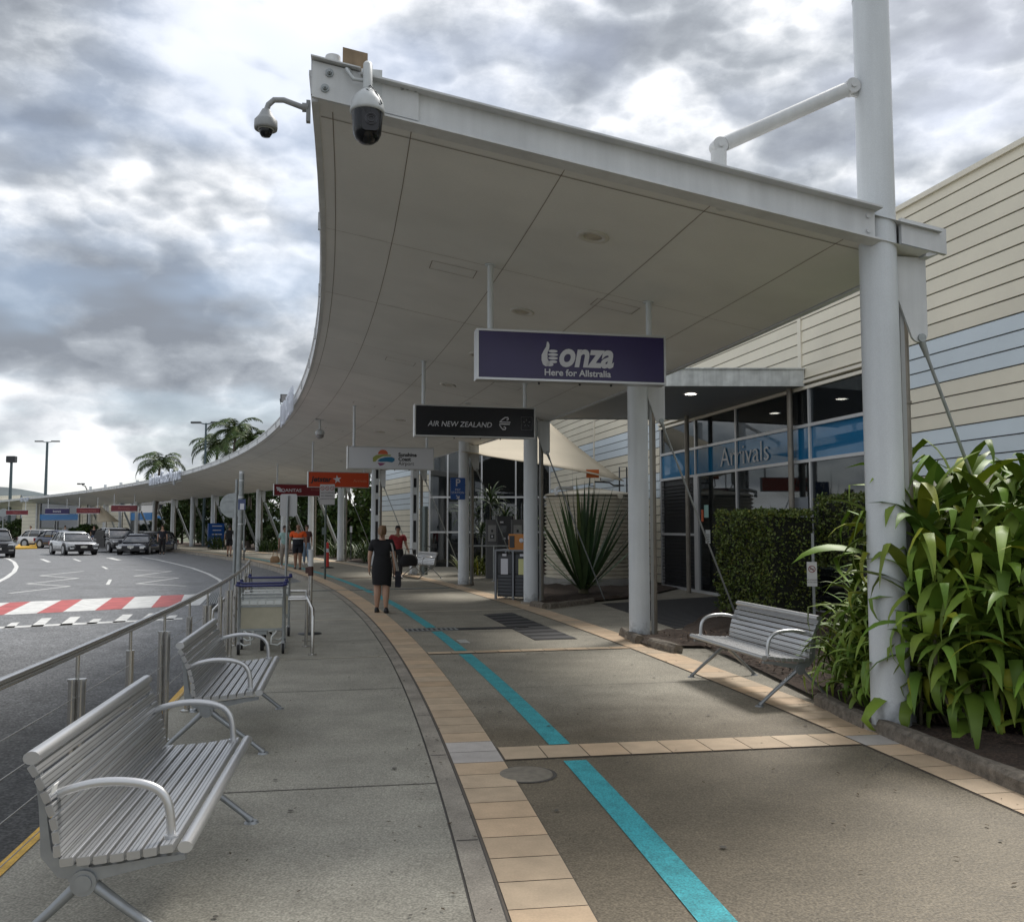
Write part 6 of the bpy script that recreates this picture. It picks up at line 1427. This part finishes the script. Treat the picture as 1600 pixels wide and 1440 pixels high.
for z, rx, ry in ((.90, .185, .15), (1.0, .19, .155), (1.12, .185, .15), (1.2, .19, .145)): rings.append([(rx * 1.06 * math.cos(2 * math.pi * i / 20), ry * 1.06 * math.sin(2 * math.pi * i / 20), z * .97) for i in range(20)])
mb.loft(rings); mb.build('shirt_lower', cloth('navyshort', (.01, .011, .018)), r)
mb = MB(); rings = [[(rx * 1.09 * math.cos(2 * math.pi * i / 20), ry * 1.09 * math.sin(2 * math.pi * i / 20), z * .97) for i in range(20)] for z, rx, ry in ((1.15, .187, .148), (1.19, .187, .146))]; mb.loft(rings); mb.build('reflective_band', mat('reflective', (.6, .6, .58), .4), r)
p = G(444, 886); person(p, .35, 1.62, 'woman in a pale teal top and beige trousers left of the man in orange', cloth('teal', (.30, .45, .42)), cloth('beige', (.30, .26, .22)), shoe_w, (.03, .018, .012), fem=True, stride=.08, legs='long', skin=m_skin2)
bag(p + Vector((-.33, -.12, .18)), (.36, .14, .26), cloth('tan', (.28, .17, .09)), 'tan shopping bag hanging left of the woman in beige trousers', strap_h=.22)
p = G(478.5, 882); person(p, .2, 1.66, 'person in light blue jeans and white shoes half hidden behind the man in orange', cloth('maroon', (.10, .05, .05)), cloth('jeans', (.20, .27, .36)), shoe_w, (.05, .03, .02), fem=True, stride=.09, legs='long')
p = G(358, 869); r = person(p, math.pi + .2, 1.66, 'man with a black backpack and shorts walking away by the directory board', cloth('grey', (.16, .17, .16)), blk_, shoe_b, (.02, .016, .014), stride=.13, skin=m_skin2)
bk = empty('backpack', p, math.pi + .2, 'black backpack worn by the man walking away', 'bag'); mb = MB(); mb.rbox((0, .20, 1.16), (.30, .18, .46), .05); mb.build('body', blk_, bk)
p = G(253, 866, -.0); person(p, .4, 1.66, 'man in dark clothes standing at the kerb beside the black cars', cloth('navy', (.012, .012, .02)), blk_, shoe_b, (.03, .02, .015), stride=.03, legs='long')
p = G(47, 851, -.1); person(p, -.4, 1.72, 'person in a grey shirt standing under the far left of the canopy', cloth('grey2', (.20, .20, .19)), cloth('dk', (.015, .014, .016)), shoe_b, (.03, .02, .015), stride=.05, legs='long')
p = G(146, 855, -.12); person(p, .3, 1.78, 'person in a dark top standing between the silver SUV and the black four-wheel drive', blk_, cloth('jeansdk', (.06, .09, .16)), shoe_b, (.03, .02, .015), stride=.04, legs='long')
p = G(101, 850, -.12); person(p, .3, 1.78, 'person in a pale top just behind the roof of the silver SUV', cloth('grey3', (.3, .31, .32)), blk_, shoe_b, (.03, .02, .015), stride=.04, legs='long')

g = MB(); mk(g, [(318, 943), (346, 943), (349, 926), (330, 926)], .006)
q = [G(a, b, .009) for a, b in ((318, 943), (346, 943), (349, 926), (330, 926))]; g.mi = 1
for k in range(8):
    t = (k + .2) / 8; t2 = (k + .6) / 8; g.add([q[0].lerp(q[1], t), q[0].lerp(q[1], t2), q[3].lerp(q[2], t2), q[3].lerp(q[2], t)], [(0, 1, 2, 3)])
tag(g.build('kerb_grate', [m_mat, galv]), 'small ribbed metal grate at the end of the crossing beside the railing', 'drain')
g = MB(); rr_ = random.Random(5)
for _ in range(420):
    s_ = rr_.uniform(-4, 9); o_ = rr_.choice((rr_.uniform(-.6, .4), rr_.uniform(-5.6, -3.7), rr_.uniform(-3.8, -3.5), rr_.uniform(-3.1, 0))); p = P(s_, o_, .012 + rr_.uniform(0, .006)); a = rr_.uniform(0, 6.28); l = rr_.uniform(.006, .022)
    u = Vector((math.cos(a), math.sin(a), rr_.uniform(-.1, .1))) * l; v = Vector((-math.sin(a), math.cos(a), 0)) * l * .4; g.add([p - u, p - v, p + u, p + v], [(0, 1, 2, 3)])
o = g.build('leaf_litter', mat('litter', (.06, .04, .02), .9)); tag(o, 'tiny dry leaf specks scattered over the paving', 'leaf litter', kind='stuff')
g = MB()
for _ in range(5200):
    x_ = rr_.random(); 
    p = P(rr_.uniform(-5.5, 6.), rr_.uniform(.25, 3.3), .06); p.z = .055 + rr_.uniform(0, .05); u = Vector([rr_.gauss(0, 1) for _ in range(3)]); u.z *= .3; u = u.normalized() * rr_.uniform(.015, .055); v = u.cross(Vector((0, 0, 1))).normalized() * .008
    g.ti = rr_.uniform(.4, 2.2); g.add([p - u - v, p + u - v, p + u + v, p - u + v], [(0, 1, 2, 3)])
o = g.build('bark_mulch', mat('mulch_tinted', (.075, .05, .034), .9, tint=True)); tag(o, 'loose dark bark mulch covering the beds behind the bench', 'mulch', kind='stuff')

g = MB(); rr_ = random.Random(9)
for _ in range(130):                                           # trodden gum and oil spots
    p = P(rr_.uniform(-4.5, 14), rr_.choice((rr_.uniform(-5.5, -3.75), rr_.uniform(-3.1, -.6), rr_.uniform(-3.1, -.6))), .0105); q = rr_.uniform(.006, .020); n = 9
    g.add([p + Vector((math.cos(k * .698) * q * rr_.uniform(.7, 1.2), math.sin(k * .698) * q * rr_.uniform(.7, 1.2), 0)) for k in range(n)], [tuple(range(n))])
for s0_, o0_, ds_, do_ in ((-1.2, -.9, .5, .55), (.9, -2.9, .3, 1.1), (3.4, -1.6, .2, 1.0), (4.2, -5.2, .4, 1.1)):      # hairline cracks
    pr_ = None
    for k in range(24):
        t = k / 23; p = P(s0_ + ds_ * t + rr_.uniform(-.012, .012), o0_ + do_ * t + rr_.uniform(-.012, .012), .0045)
        if pr_ is not None: d = (p - pr_).normalized(); n_ = Vector((-d.y, d.x, 0)) * .0016; g.add([pr_ - n_, p - n_, p + n_, pr_ + n_], [(0, 1, 2, 3)])
        pr_ = p
struct(g, 'paving_stain', mat('stain', (.10, .09, .075), .8))
